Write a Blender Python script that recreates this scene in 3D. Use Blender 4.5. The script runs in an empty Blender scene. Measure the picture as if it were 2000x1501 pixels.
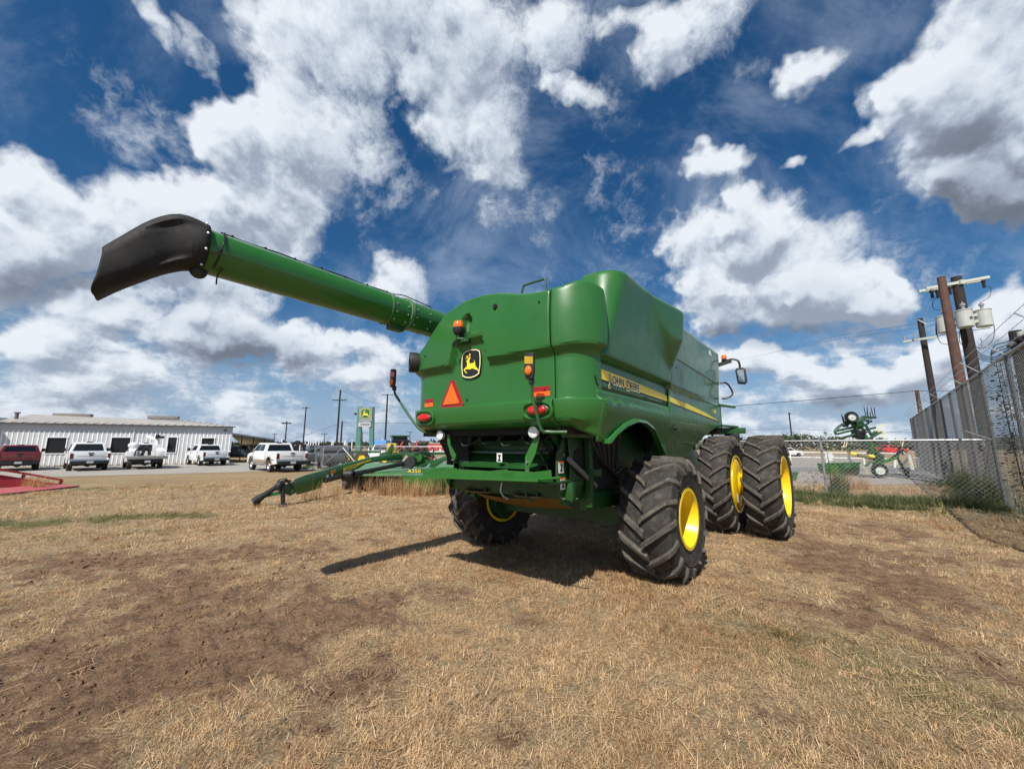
import bpy, bmesh, math, random
import numpy as np
from mathutils import Vector, Matrix, Euler, Quaternion
random.seed(7); rng = np.random.default_rng(11)
R = math.radians
scene = bpy.context.scene
COL = scene.collection

# ------------------------------------------------------------------ camera
CAM_H = 1.75; PITCH = R(9.0); FPX = 751.0
cam_data = bpy.data.cameras.new('camera'); cam = bpy.data.objects.new('camera', cam_data); COL.objects.link(cam)
cam.location = (0, 0, CAM_H); cam.rotation_euler = (R(90) + PITCH, 0, 0)
cam_data.sensor_width = 36; cam_data.lens = 36 * FPX / 2000
cam_data.clip_start = 0.02; cam_data.clip_end = 6000
scene.camera = cam
_f = Vector((0, math.cos(PITCH), math.sin(PITCH))); _u = Vector((0, -math.sin(PITCH), math.cos(PITCH)))
def ray(px, py): return _f + Vector((1, 0, 0)) * ((px - 1000) / FPX) - _u * ((py - 750.5) / FPX)
def gp(px, py, z=0.0):            # surveyed ground point seen in that direction
    d = ray(px, py); t = (z - CAM_H) / d.z; return Vector((t * d.x, t * d.y, z))
def at(px, py, Y):                # point in that direction at distance Y north
    d = ray(px, py); t = Y / d.y; return Vector((t * d.x, Y, CAM_H + t * d.z))

# ------------------------------------------------------------------ view / lights / sky
scene.view_settings.view_transform = 'Standard'; scene.view_settings.look = 'None'
scene.view_settings.gamma = 1; scene.view_settings.exposure = 0.20
SUN_DIR = Vector((-0.33, -0.83, 1.0)).normalized()
sun_el = math.asin(SUN_DIR.z); sun_az = math.atan2(SUN_DIR.x, SUN_DIR.y)
sl = bpy.data.lights.new('sun', 'SUN'); sl.energy = 4.9; sl.angle = R(0.5); sl.color = (1.0, 0.955, 0.88)
so = bpy.data.objects.new('sun', sl); COL.objects.link(so)
so.rotation_euler = SUN_DIR.to_track_quat('Z', 'Y').to_euler()

world = bpy.data.worlds.new('World'); scene.world = world; world.use_nodes = True
nt = world.node_tree; nt.nodes.clear()
class NG:
    """small node builder"""
    def __init__(s, t): s.t = t
    def n(s, typ, **kw):
        nd = s.t.nodes.new(typ)
        for k, v in kw.items(): setattr(nd, k, v)
        return nd
    def link(s, a, b): s.t.links.new(a, b)
    def put(s, v, sock):
        if isinstance(v, bpy.types.NodeSocket): s.link(v, sock)
        elif v is not None: sock.default_value = v
    def m(s, op, a=None, b=None, c=None, clamp=False):
        nd = s.n('ShaderNodeMath', operation=op, use_clamp=clamp)
        for i, v in enumerate((a, b, c)): s.put(v, nd.inputs[i])
        return nd.outputs[0]
    def vm(s, op, a=None, b=None, scale=None):
        nd = s.n('ShaderNodeVectorMath', operation=op)
        s.put(a, nd.inputs[0]); s.put(b, nd.inputs[1])
        if scale is not None: s.put(scale, nd.inputs['Scale'])
        return nd.outputs['Value'] if op in ('DOT_PRODUCT', 'LENGTH') else nd.outputs[0]
    def ss(s, v, lo, hi, a=0.0, b=1.0, typ='SMOOTHSTEP'):
        nd = s.n('ShaderNodeMapRange', interpolation_type=typ)
        for i, x in enumerate((v, lo, hi, a, b)): s.put(x, nd.inputs[i])
        return nd.outputs[0]
    def mix(s, f, a, b, typ='MIX'):
        nd = s.n('ShaderNodeMix', data_type='RGBA', blend_type=typ)
        s.put(f, nd.inputs[0]); s.put(a, nd.inputs[6]); s.put(b, nd.inputs[7])
        return nd.outputs[2]
    def noise(s, vec, scale, detail=4, rough=0.55, dist=0.0, lac=2.0):
        nd = s.n('ShaderNodeTexNoise'); s.put(vec, nd.inputs['Vector'])
        nd.inputs['Scale'].default_value = scale; nd.inputs['Detail'].default_value = detail
        nd.inputs['Roughness'].default_value = rough; nd.inputs['Distortion'].default_value = dist
        nd.inputs['Lacunarity'].default_value = lac
        return nd
W = NG(nt)

# cloud banks as ellipsoids of directions: (x, y, rx, ry, tilt, weight)
BANKS = [
 (800,20,330,160,0,1.0),(930,190,150,170,0,.85),(640,190,160,190,0,1.0),(560,330,140,150,0,1.0),(465,290,75,75,0,.8),
 (540,450,130,110,0,1.0),(985,300,60,90,-25,.8),(760,330,90,85,0,.5),(400,450,170,90,-8,1.0),(230,460,210,90,-6,1.0),(30,470,170,115,8,1.0),(40,370,110,50,10,.8),
 (430,570,190,90,10,1.0),(170,610,150,60,-20,.9),(360,660,210,60,6,.95),(510,680,120,45,0,.8),(60,700,140,45,0,.7),(1090,40,100,90,0,.75),
 (300,60,32,130,-28,.75),(400,130,26,110,-20,.65),(1130,150,90,40,15,.75),(1250,20,110,50,0,.6),
 (640,690,110,50,-8,1.1),(800,560,85,60,-5,1.1),(745,690,50,45,0,.7),(700,745,80,32,0,.7),
 (1390,50,140,90,-25,.95),(1290,110,75,70,0,.65),(1570,165,100,36,-32,1.1),
 (1385,320,110,42,-14,1.15),(1430,375,42,38,0,.8),(1640,280,85,24,-32,.75),(1545,320,26,24,0,.75),
 (1890,100,200,180,20,1.1),(1780,200,125,125,30,.95),(1930,300,190,180,20,1.1),(1920,390,150,75,20,1.0),
 (1400,490,125,110,0,1.15),(1470,430,90,80,0,1.0),(1550,510,125,110,0,1.1),(1640,570,125,66,15,1.1),(1510,600,200,62,0,1.1),(1730,590,75,40,10,1.0),(1390,580,85,65,0,.8),
 (1480,715,140,32,5,.9),(1640,745,170,32,0,.9),(1830,705,95,38,-20,.9),(1990,590,75,75,0,.9),
 (-150,500,220,200,0,1.0),(2200,250,220,260,0,1.0),(700,-220,420,160,0,.9),(1900,-160,300,150,0,.9),
]
# undersides that sit in their own cloud's shade
BASES = [(1960,400,150,100,25,1.0),(1890,300,170,110,0,.75),(1530,660,230,36,3,1.2),(480,680,200,60,5,.95),(880,130,210,130,0,.5),
 (620,380,140,170,30,.4),(100,560,230,60,0,.6),(330,590,190,60,0,.55),(1650,790,240,26,0,.6),(650,810,330,36,0,.5),(200,780,300,40,0,.6),(1650,500,60,35,10,.4)]
BK = 1.0
def bank_nodes(G, D, banks):
    tot = None
    for (x, y, rx, ry, rot, w) in banks:
        if w == 0: continue
        c = ray(x, y).normalized()
        a = R(rot); e = 20
        ax = (ray(x + e * math.cos(a), y + e * math.sin(a)).normalized() - c) / e
        ay = (ray(x - e * math.sin(a), y + e * math.cos(a)).normalized() - c) / e
        X = ax.normalized(); Yv = c.cross(X).normalized(); X = Yv.cross(c)
        if max(rx, ry) < 1.45 * min(rx, ry):              # round bank: one dot product is enough
            r = math.sqrt(rx * ax.length * ry * ay.length) * BK
            f = G.m('ADD', G.vm('DOT_PRODUCT', D, tuple(c * (2 * w / r / r))), w - 2 * w / r / r)
            f = G.m('MAXIMUM', f, 0.0)
            tot = f if tot is None else G.m('ADD', tot, f); continue
        u = G.vm('DOT_PRODUCT', D, tuple(X / (rx * ax.length * BK)))
        v = G.vm('DOT_PRODUCT', D, tuple(Yv / (ry * ay.length * BK)))
        q = G.m('MULTIPLY_ADD', v, v, G.m('MULTIPLY', u, u))
        f = G.m('MAXIMUM', G.m('MULTIPLY_ADD', q, -w, w), 0.0)
        tot = f if tot is None else G.m('ADD', tot, f)
    return tot

dg = bpy.data.node_groups.new('cloud_density', 'ShaderNodeTree')
dg.interface.new_socket('Vector', in_out='INPUT', socket_type='NodeSocketVector')
dg.interface.new_socket('Density', in_out='OUTPUT', socket_type='NodeSocketFloat')
G = NG(dg); gi = G.n('NodeGroupInput'); go = G.n('NodeGroupOutput')
D = gi.outputs[0]
wn = G.noise(D, 2.3, 2, .5)
w1 = G.vm('SCALE', G.vm('SUBTRACT', wn.outputs['Color'], (0.5, 0.5, 0.5)), scale=0.16)
Dw = G.vm('ADD', D, w1)
wn2 = G.noise(D, 11.0, 3, .6)
Dw = G.vm('ADD', Dw, G.vm('SCALE', G.vm('SUBTRACT', wn2.outputs['Color'], (0.5, 0.5, 0.5)), scale=0.105))
banks = bank_nodes(G, G.vm('NORMALIZE', Dw), BANKS)
sep = G.n('ShaderNodeSeparateXYZ'); G.link(D, sep.inputs[0])
zc = G.m('ADD', G.m('MAXIMUM', sep.outputs[2], 0.0), 0.085)
px_ = G.m('DIVIDE', sep.outputs[0], zc); py_ = G.m('DIVIDE', sep.outputs[1], zc)
cmb = G.n('ShaderNodeCombineXYZ'); G.link(px_, cmb.inputs[0]); G.link(py_, cmb.inputs[1]); G.link(G.m('MULTIPLY', sep.outputs[2], 9.0), cmb.inputs[2])
P = cmb.outputs[0]
an = G.vm('MULTIPLY', D, (5.2, 5.2, 15.0))
low = G.ss(sep.outputs[2], 0.30, 0.17)                 # the far fields of small clouds
low2 = G.ss(sep.outputs[1], -0.1, -0.5)                # and the sky behind the camera
fld = G.noise(an, 1.0, 7, .60).outputs['Fac']
fldv = G.m('MULTIPLY', G.m('SUBTRACT', fld, 0.36), 3.6)
fldv = G.m('MULTIPLY', fldv, G.m('MAXIMUM', low, G.m('MULTIPLY', low2, .6)))
fbm = G.noise(D, 5.5, 10, .62).outputs['Fac']
# billows: inverted ridges give the cauliflower outline
vb = G.noise(Dw, 15.0, 6, .62).outputs['Fac']
bil = G.m('ABSOLUTE', G.m('SUBTRACT', vb, 0.5))
s = G.m('ADD', G.m('MULTIPLY', banks, 1.25), G.m('MAXIMUM', fldv, -0.2))
s = G.m('ADD', s, G.m('MULTIPLY', G.m('SUBTRACT', fbm, 0.50), 3.1))
s = G.m('ADD', s, G.m('MULTIPLY', bil, -1.5))
s = G.m('SUBTRACT', s, 0.18)
G.link(s, go.inputs[0])

tc = W.n('ShaderNodeTexCoord'); Dn = tc.outputs['Generated']
def dens(vec):
    g = W.n('ShaderNodeGroup'); g.node_tree = dg; W.link(vec, g.inputs[0]); return g.outputs[0]
d0 = dens(Dn)
upL = (-0.010, -0.012, 0.030)
d1 = dens(W.vm('ADD', Dn, upL))
alpha = W.ss(d0, -0.18, 0.78)
rel = W.m('SUBTRACT', d0, d1)                              # falls off towards the light: lit side
lit = W.ss(rel, -0.75, 0.75, 0.0, 1.0)
bases = W.ss(bank_nodes(W, Dn, BASES), 0.0, 1.5)
bases = W.m('MULTIPLY', bases, W.m('ADD', W.m('MULTIPLY', W.noise(Dn, 7.0, 8, .62).outputs['Fac'], 2.4), -0.25))
thick = W.ss(d1, 0.1, 2.2)
dark = W.m('ADD', W.m('MULTIPLY', thick, 0.42), W.m('MULTIPLY', bases, 1.0), clamp=False)
val = W.m('SUBTRACT', W.m('ADD', 0.62, W.m('MULTIPLY', lit, 0.42)), W.m('MULTIPLY', dark, 0.50))
val = W.m('MAXIMUM', W.m('MINIMUM', val, 1.0), 0.0)
ramp = W.n('ShaderNodeValToRGB'); W.link(val, ramp.inputs[0])
cr = ramp.color_ramp
cr.elements[0].position = 0.0; cr.elements[0].color = (0.13, 0.155, 0.20, 1)
cr.elements[1].position = 1.0; cr.elements[1].color = (0.80, 0.85, 0.91, 1)
for p, c in ((0.25, (0.20, 0.235, 0.30)), (0.5, (0.36, 0.42, 0.52)), (0.75, (0.60, 0.67, 0.76))):
    e = cr.elements.new(p); e.color = (*c, 1)
sky = W.n('ShaderNodeTexSky', sky_type='NISHITA', sun_disc=False, sun_elevation=sun_el, sun_rotation=sun_az)
sky.altitude = 300; sky.air_density = 1.0; sky.dust_density = 0.6; sky.ozone_density = 3.0
SKY_STR = 0.10
hs = W.n('ShaderNodeHueSaturation'); W.link(sky.outputs[0], hs.inputs['Color']); hs.inputs['Saturation'].default_value = 1.32; hs.inputs['Value'].default_value = 0.74
hs.inputs['Hue'].default_value = 0.499
# thin veils of ice cloud
sepw = W.n('ShaderNodeSeparateXYZ'); W.link(Dn, sepw.inputs[0])
mpv = W.n('ShaderNodeMapping'); W.link(Dn, mpv.inputs[0]); mpv.inputs[2].default_value = (0.4, 0.9, 0.5); mpv.inputs[3].default_value = (1.3, 2.4, 1.6)
veil = W.ss(W.noise(mpv.outputs[0], 2.2, 9, .64, .35).outputs['Fac'], 0.45, 0.80, 0.0, 0.36)
skyc = W.mix(veil, hs.outputs[0], (5.4, 6.3, 7.6, 1))
skyc = W.mix(W.ss(sepw.outputs[2], 0.26, 0.0, 0.0, 0.9), skyc, (2.6, 3.7, 5.4, 1))
cl = W.vm('SCALE', ramp.outputs[0], scale=0.90 / SKY_STR)
fin = W.mix(alpha, skyc, cl)
bg = W.n('ShaderNodeBackground'); W.link(fin, bg.inputs[0]); bg.inputs[1].default_value = SKY_STR
ow = W.n('ShaderNodeOutputWorld'); W.link(bg.outputs[0], ow.inputs[0])
world.cycles.sampling_method = 'NONE'
scene.cycles.max_bounces = 5; scene.cycles.diffuse_bounces = 2; scene.cycles.glossy_bounces = 2; scene.cycles.transparent_max_bounces = 24

# ------------------------------------------------------------------ mesh helpers
MATS = {}
def mat(name, color, rough=0.5, metal=0.0, coat=0.0, var=0.12, scale=3.0, bump=0.0, bscale=40.0, dirt=0.0, dirtcol=(0.22, 0.16, 0.10), emit=None, trans=0.0, alpha=1.0, spec=0.5):
    if name in MATS: return MATS[name]
    m = bpy.data.materials.new(name); m.use_nodes = True; t = m.node_tree; t.nodes.clear(); G = NG(t)
    b = G.n('ShaderNodeBsdfPrincipled'); o = G.n('ShaderNodeOutputMaterial'); G.link(b.outputs[0], o.inputs[0])
    tc = G.n('ShaderNodeTexCoord').outputs['Object']
    nz = G.noise(tc, scale, 5, .6).outputs['Fac']
    v = G.ss(nz, 0.3, 0.7, 1 - var, 1 + var, 'LINEAR')
    col = G.vm('SCALE', tuple(color), scale=v)
    if dirt > 0:
        d = G.ss(G.noise(tc, scale * 2.7, 6, .65).outputs['Fac'], 0.48, 0.75, 0.0, dirt)
        col = G.mix(d, col, (*dirtcol, 1))
    G.link(col, b.inputs['Base Color'])
    G.link(G.ss(G.noise(tc, scale * 4, 3, .6).outputs['Fac'], 0.3, 0.7, max(rough - .06, .02), min(rough + .08, 1), 'LINEAR'), b.inputs['Roughness'])
    b.inputs['Metallic'].default_value = metal; b.inputs['Coat Weight'].default_value = coat; b.inputs['Coat Roughness'].default_value = 0.08
    b.inputs['Specular IOR Level'].default_value = spec
    if bump > 0:
        bn = G.n('ShaderNodeBump'); bn.inputs['Strength'].default_value = bump; bn.inputs['Distance'].default_value = 0.01
        G.link(G.noise(tc, bscale, 4, .6).outputs['Fac'], bn.inputs['Height']); G.link(bn.outputs[0], b.inputs['Normal'])
    if emit: b.inputs['Emission Color'].default_value = (*emit[:3], 1); b.inputs['Emission Strength'].default_value = emit[3]
    b.inputs['Transmission Weight'].default_value = trans; b.inputs['Alpha'].default_value = alpha
    MATS[name] = m; return m
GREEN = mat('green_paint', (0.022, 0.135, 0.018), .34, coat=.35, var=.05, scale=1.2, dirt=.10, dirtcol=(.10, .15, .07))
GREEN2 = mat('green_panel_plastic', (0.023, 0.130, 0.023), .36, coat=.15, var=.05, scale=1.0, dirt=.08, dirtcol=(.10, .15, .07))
GREENF = mat('darkened_green_frame_paint', (0.010, 0.070, 0.012), .45, coat=.1, var=.15, scale=5, dirt=.30, dirtcol=(.09, .08, .05))  # green darkened to put the underbody's shade into the paint
YEL = mat('yellow_rim_paint', (0.88, 0.60, 0.008), .32, coat=.3, var=.05, dirt=.25, scale=5, dirtcol=(.35, .22, .03))
YDEC = mat('yellow_decal', (0.95, 0.74, 0.05), .4, var=.05)
BLK = mat('black_paint', (0.012, 0.012, 0.013), .45, var=.2)
BLKP = mat('black_plastic', (0.018, 0.018, 0.019), .55, var=.25, scale=8, bump=.15)
DARK = mat('interior_shade_black', (0.006, 0.008, 0.006), .8, var=.4, scale=6)  # near-black colour stands for the shade inside and under the body
STEEL = mat('zinc_steel', (0.55, 0.56, 0.56), .35, metal=.9, var=.15, scale=10)
CHROME = mat('chrome_rod', (0.75, 0.76, 0.78), .15, metal=1.0)
RED = mat('red_lens', (0.55, 0.012, 0.01), .15, coat=.5)
REDR = mat('red_reflector', (0.30, 0.010, 0.012), .35)
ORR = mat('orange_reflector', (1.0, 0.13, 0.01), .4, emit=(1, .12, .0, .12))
AMB = mat('amber_lens', (0.85, 0.16, 0.01), .12, coat=.6)
WLENS = mat('white_lens', (0.75, 0.76, 0.78), .12, coat=.6)
WHITE = mat('white_sticker', (0.78, 0.78, 0.76), .5)
TYRE = mat('tyre_rubber', (0.035, 0.033, 0.030), .78, var=.35, scale=4, bump=.35, bscale=60, dirt=.8, dirtcol=(.12, .105, .085), spec=.3)
TREAD = mat('tread_rubber', (0.085, 0.075, 0.063), .8, var=.35, scale=7, bump=.3, bscale=70, dirt=.8, dirtcol=(.20, .17, .135), spec=.3)
GLASS = mat('dark_glass', (0.010, 0.013, 0.015), .08, spec=.45)

def rotm(e): return Euler(e).to_matrix()
class MB:
    def __init__(s): s.v = []; s.f = []; s.m = []
    def add(s, vs, fs, mi=0):
        o = len(s.v); s.v.extend([tuple(x) for x in vs]); s.f.extend([tuple(i + o for i in f) for f in fs]); s.m.extend([mi] * len(fs)); return s
    def box(s, c, d, rot=None, mi=0, taper=None):
        c = Vector(c); h = Vector(d) / 2; M = rotm(rot) if rot is not None else Matrix.Identity(3); vs = []
        for z in (-1, 1):
            k = taper if (taper and z > 0) else (1, 1)
            for x, y in ((-1, -1), (1, -1), (1, 1), (-1, 1)): vs.append(c + M @ Vector((x * h.x * k[0], y * h.y * k[1], z * h.z)))
        return s.add(vs, [(3, 2, 1, 0), (4, 5, 6, 7), (0, 1, 5, 4), (1, 2, 6, 5), (2, 3, 7, 6), (3, 0, 4, 7)], mi)
    def bar(s, a, b, w, h, up=(0, 0, 1), mi=0):
        a = Vector(a); b = Vector(b); z = (b - a); L = z.length; z.normalize(); u = Vector(up)
        x = z.cross(u)
        if x.length < 1e-3: x = z.cross(Vector((1, 0, 0)))
        x.normalize(); y = x.cross(z); vs = []
        for p in (a, b):
            for i, j in ((-1, -1), (1, -1), (1, 1), (-1, 1)): vs.append(p + x * (i * w / 2) + y * (j * h / 2))
        return s.add(vs, [(3, 2, 1, 0), (4, 5, 6, 7), (0, 1, 5, 4), (1, 2, 6, 5), (2, 3, 7, 6), (3, 0, 4, 7)], mi)
    def tube(s, pts, r, n=8, mi=0, closed=False, caps=True, sc=None):
        P = [Vector(p) for p in pts]; N = len(P); rr = r if isinstance(r, (list, tuple)) else [r] * N
        vs = []; prev = None
        for i in range(N):
            if closed: t = P[(i + 1) % N] - P[i - 1]
            else: t = P[min(i + 1, N - 1)] - P[max(i - 1, 0)]
            if t.length < 1e-9: t = Vector((0, 0, 1))
            t.normalize()
            if prev is None:
                ref = Vector((0, 0, 1)) if abs(t.z) < .9 else Vector((1, 0, 0)); x = t.cross(ref).normalized()
            else:
                x = prev - t * prev.dot(t); x = x.normalized() if x.length > 1e-6 else t.orthogonal().normalized()
            prev = x; y = t.cross(x)
            for k in range(n):
                a = 2 * math.pi * k / n; vs.append(P[i] + (x * math.cos(a) + y * math.sin(a)) * rr[i])
        fs = []
        for i in range(N if closed else N - 1):
            j = (i + 1) % N
            for k in range(n): fs.append((i * n + k, i * n + (k + 1) % n, j * n + (k + 1) % n, j * n + k))
        if caps and not closed: fs.append(tuple(range(n))[::-1]); fs.append(tuple((N - 1) * n + k for k in range(n)))
        return s.add(vs, fs, mi)
    def cyl(s, a, b, r0, r1=None, n=16, mi=0, caps=True): return s.tube([a, b], [r0, r0 if r1 is None else r1], n, mi, caps=caps)
    def lathe(s, prof, o, axis='X', n=32, mi=0, closed=False):
        """prof: list of (a along axis, r)"""
        o = Vector(o); A = {'X': Vector((1, 0, 0)), 'Y': Vector((0, 1, 0)), 'Z': Vector((0, 0, 1))}[axis] if isinstance(axis, str) else Vector(axis).normalized()
        e1 = A.orthogonal().normalized(); e2 = A.cross(e1); vs = []; m = len(prof)
        for k in range(n):
            t = 2 * math.pi * k / n; d = e1 * math.cos(t) + e2 * math.sin(t)
            for a, r in prof: vs.append(o + A * a + d * r)
        fs = []
        for k in range(n):
            for i in range(m - 1 if not closed else m): j = (i + 1) % m; fs.append((k * m + i, k * m + j, ((k + 1) % n) * m + j, ((k + 1) % n) * m + i))
        return s.add(vs, fs, mi)
    def prism(s, poly, fn, d, mi=0):
        """poly 2D outline, fn(u,v,w) -> point, thickness d"""
        n = len(poly); vs = [fn(u, v, 0) for u, v in poly] + [fn(u, v, d) for u, v in poly]
        return s.add(vs, [tuple(range(n)), tuple(range(2 * n - 1, n - 1, -1))] + [(i, i + n, (i + 1) % n + n, (i + 1) % n) for i in range(n)], mi)
    def sphere(s, c, r, n=12, m=8, mi=0, sc=(1, 1, 1), rot=None):
        c = Vector(c); M = rotm(rot) if rot is not None else Matrix.Identity(3); vs = [c + M @ Vector((0, 0, r * sc[2]))]; fs = []
        for i in range(1, m):
            a = math.pi * i / m
            for k in range(n): b = 2 * math.pi * k / n; vs.append(c + M @ Vector((r * sc[0] * math.sin(a) * math.cos(b), r * sc[1] * math.sin(a) * math.sin(b), r * sc[2] * math.cos(a))))
        vs.append(c - M @ Vector((0, 0, r * sc[2]))); L = len(vs) - 1
        for k in range(n): fs.append((0, 1 + k, 1 + (k + 1) % n)); fs.append((L, L - n + (k + 1) % n, L - n + k))
        for i in range(m - 2):
            for k in range(n): a = 1 + i * n; fs.append((a + k, a + n + k, a + n + (k + 1) % n, a + (k + 1) % n))
        return s.add(vs, fs, mi)
    def grid(s, fn, nu, nv, mi=0, closeu=False):
        vs = [fn(i / (nu - (0 if closeu else 1)), j / (nv - 1)) for i in range(nu) for j in range(nv)]
        fs = []
        for i in range(nu if closeu else nu - 1):
            for j in range(nv - 1): a = i * nv + j; b = ((i + 1) % nu) * nv + j; fs.append((a, b, b + 1, a + 1))
        return s.add(vs, fs, mi)
    def build(s, name, m, parent=None, angle=35, bevel=0.0, solid=0.0, loc=None, rz=None):
        me = bpy.data.meshes.new(name); me.from_pydata(s.v, [], s.f)
        for x in (m if isinstance(m, (list, tuple)) else [m]): me.materials.append(x)
        me.polygons.foreach_set('material_index', s.m); me.update()
        bm = bmesh.new(); bm.from_mesh(me)
        if not solid: bmesh.ops.recalc_face_normals(bm, faces=bm.faces[:])
        if bevel > 0:
            es = [e for e in bm.edges if len(e.link_faces) == 2 and e.calc_face_angle(0) > R(30)]
            bmesh.ops.bevel(bm, geom=es, offset=bevel, segments=2, profile=.6, affect='EDGES', clamp_overlap=True)
        bm.to_mesh(me); bm.free()
        me.polygons.foreach_set('use_smooth', [True] * len(me.polygons)); me.set_sharp_from_angle(angle=R(angle)); me.update()
        o = bpy.data.objects.new(name, me); COL.objects.link(o)
        if parent is not None: o.parent = parent
        if loc is not None: o.location = loc
        if rz is not None: o.rotation_euler.z = rz
        if solid:
            md = o.modifiers.new('solid', 'SOLIDIFY'); md.thickness = solid; md.offset = -1
        return o
def tag(o, label=None, cat=None, group=None, kind=None):
    if label: o['label'] = label
    if cat: o['category'] = cat
    if group: o['group'] = group
    if kind: o['kind'] = kind
    return o
def thing(name, label, cat, loc=(0, 0, 0), rz=0, group=None):
    o = bpy.data.objects.new(name, None); COL.objects.link(o); o.location = loc; o.rotation_euler = (0, 0, rz); o.empty_display_size = .2
    return tag(o, label, cat, group)
KIDS = {}
def copy_tree(o, parent=None, **kw):
    c = o.copy(); COL.objects.link(c)
    if parent is not None: c.parent = parent
    for ch in [x for x in list(COL.objects) if x.parent == o]: copy_tree(ch, c)
    return c
def bez(p, n=12):
    """Catmull-Rom through points"""
    P = [Vector(x) for x in p]; P = [P[0] * 2 - P[1]] + P + [P[-1] * 2 - P[-2]]; out = []
    for i in range(1, len(P) - 2):
        for k in range(n):
            t = k / n; a, b, c, d = P[i - 1], P[i], P[i + 1], P[i + 2]
            out.append(0.5 * ((2 * b) + (c - a) * t + (2 * a - 5 * b + 4 * c - d) * t * t + (3 * b - a - 3 * c + d) * t ** 3))
    out.append(P[-2]); return out
def lerp_tab(tab, x):
    if x <= tab[0][0]: return tab[0][1]
    for (a, b), (c, d) in zip(tab, tab[1:]):
        if x <= c:
            t = (x - a) / (c - a); return b + (d - b) * t
    return tab[-1][1]
def sm(x, a, b):
    t = min(max((x - a) / (b - a), 0), 1); return t * t * (3 - 2 * t)
def text_mesh(txt, size, name, m, parent, M, extrude=0.001, sx=1.0, bold=0.0, align='LEFT'):
    cu = bpy.data.curves.new('lettering', 'FONT'); cu.body = txt; cu.size = size; cu.extrude = extrude; cu.offset = bold; cu.align_x = align
    t = bpy.data.objects.new('lettering', cu); me = bpy.data.meshes.new_from_object(t); bpy.data.objects.remove(t); bpy.data.curves.remove(cu)
    me.transform(Matrix.Diagonal((sx, 1, 1, 1))); me.transform(M); me.materials.clear(); me.materials.append(m); me.name = name
    o = bpy.data.objects.new(name, me); COL.objects.link(o); o.parent = parent; return o
def frame_matrix(o, x, y):
    x = Vector(x).normalized(); y = Vector(y).normalized(); z = x.cross(y)
    return Matrix(((x.x, y.x, z.x, o[0]), (x.y, y.y, z.y, o[1]), (x.z, y.z, z.z, o[2]), (0, 0, 0, 1)))

# leaping stag outline (unit box, x right, y up)
_DEER = [(217,955),(240,935),(256,920),(272,908),(300,905),(318,897),(300,918),(284,935),(280,965),(290,1000),(330,1003),(375,998),(388,985),(366,952),(392,972),(402,1000),(400,1020),(412,1060),(440,1095),(465,1125),(474,1168),(462,1150),(438,1125),(395,1110),(370,1098),(340,1088),(290,1098),(240,1087),(200,1085),(192,1095),(215,1125),(246,1158),(232,1158),(195,1130),(168,1090),(172,1078),(200,1060),(235,1045),(232,1015),(238,985),(236,965),(220,966)]
_ANT = [[(266,915),(256,890),(236,880),(210,866)],[(256,890),(204,912)],[(246,884),(236,858)],[(284,908),(292,880),(286,850),(276,826)],[(291,878),(268,856)],[(292,868),(304,842)]]
def _dn(p): return ((p[0] - 310) / 195.0, (1010 - p[1]) / 250.0 - 0.02)
SHIELD = []
for (x, y) in [(-.93,.78),(-.6,.93),(0,1.0),(.6,.93),(.93,.78),(1.0,.3),(.99,-.2),(.88,-.78),(.55,-.93),(0,-1.0),(-.55,-.93),(-.88,-.78),(-.99,-.2),(-1.0,.3)]: SHIELD.append((x, y))
def emblem(parent, fn, w, h, m_back, m_line, m_deer, name='emblem'):
    """fn(x, y, lift) maps metres on the plate to 3D"""
    b = MB(); b.prism([(x * w / 2, y * h / 2) for x, y in SHIELD], fn, 0.006)
    e = b.build(name, m_back, parent)
    l = MB(); n = len(SHIELD)
    for i in range(n):
        a = SHIELD[i]; c = SHIELD[(i + 1) % n]; q = [(a[0]*.95*w/2, a[1]*.95*h/2), (c[0]*.95*w/2, c[1]*.95*h/2), (c[0]*.87*w/2, c[1]*.885*h/2), (a[0]*.87*w/2, a[1]*.885*h/2)]
        l.add([fn(x, y, .008) for x, y in q], [(0, 1, 2, 3)])
    l.build('border', m_line, e)
    d = MB(); P = [(_dn(p)[0] * w / 2 * .95, _dn(p)[1] * h / 2) for p in _DEER]
    d.add([fn(x, y, .0095) for x, y in P], [tuple(range(len(P)))])
    for a in _ANT:
        q = [(_dn(p)[0] * w / 2 * .95, _dn(p)[1] * h / 2) for p in a]
        for (x0, y0), (x1, y1) in zip(q, q[1:]):
            dx, dy = x1 - x0, y1 - y0; L = math.hypot(dx, dy) or 1; k = w * .016; nx, ny = -dy / L * k, dx / L * k
            d.add([fn(x0 + nx, y0 + ny, .0095), fn(x1 + nx * .6, y1 + ny * .6, .0095), fn(x1 - nx * .6, y1 - ny * .6, .0095), fn(x0 - nx, y0 - ny, .0095)], [(0, 1, 2, 3)])
    d.build('deer', m_deer, e)
    return e

# ------------------------------------------------------------------ combine harvester (local: +Y forward, +X its right side)
TH = R(38)
CB = thing('combine_harvester', 'huge green combine harvester with yellow rims and a long pipe ending in a black spout', 'combine harvester', (.875, 6.5, 0), -TH)

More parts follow.
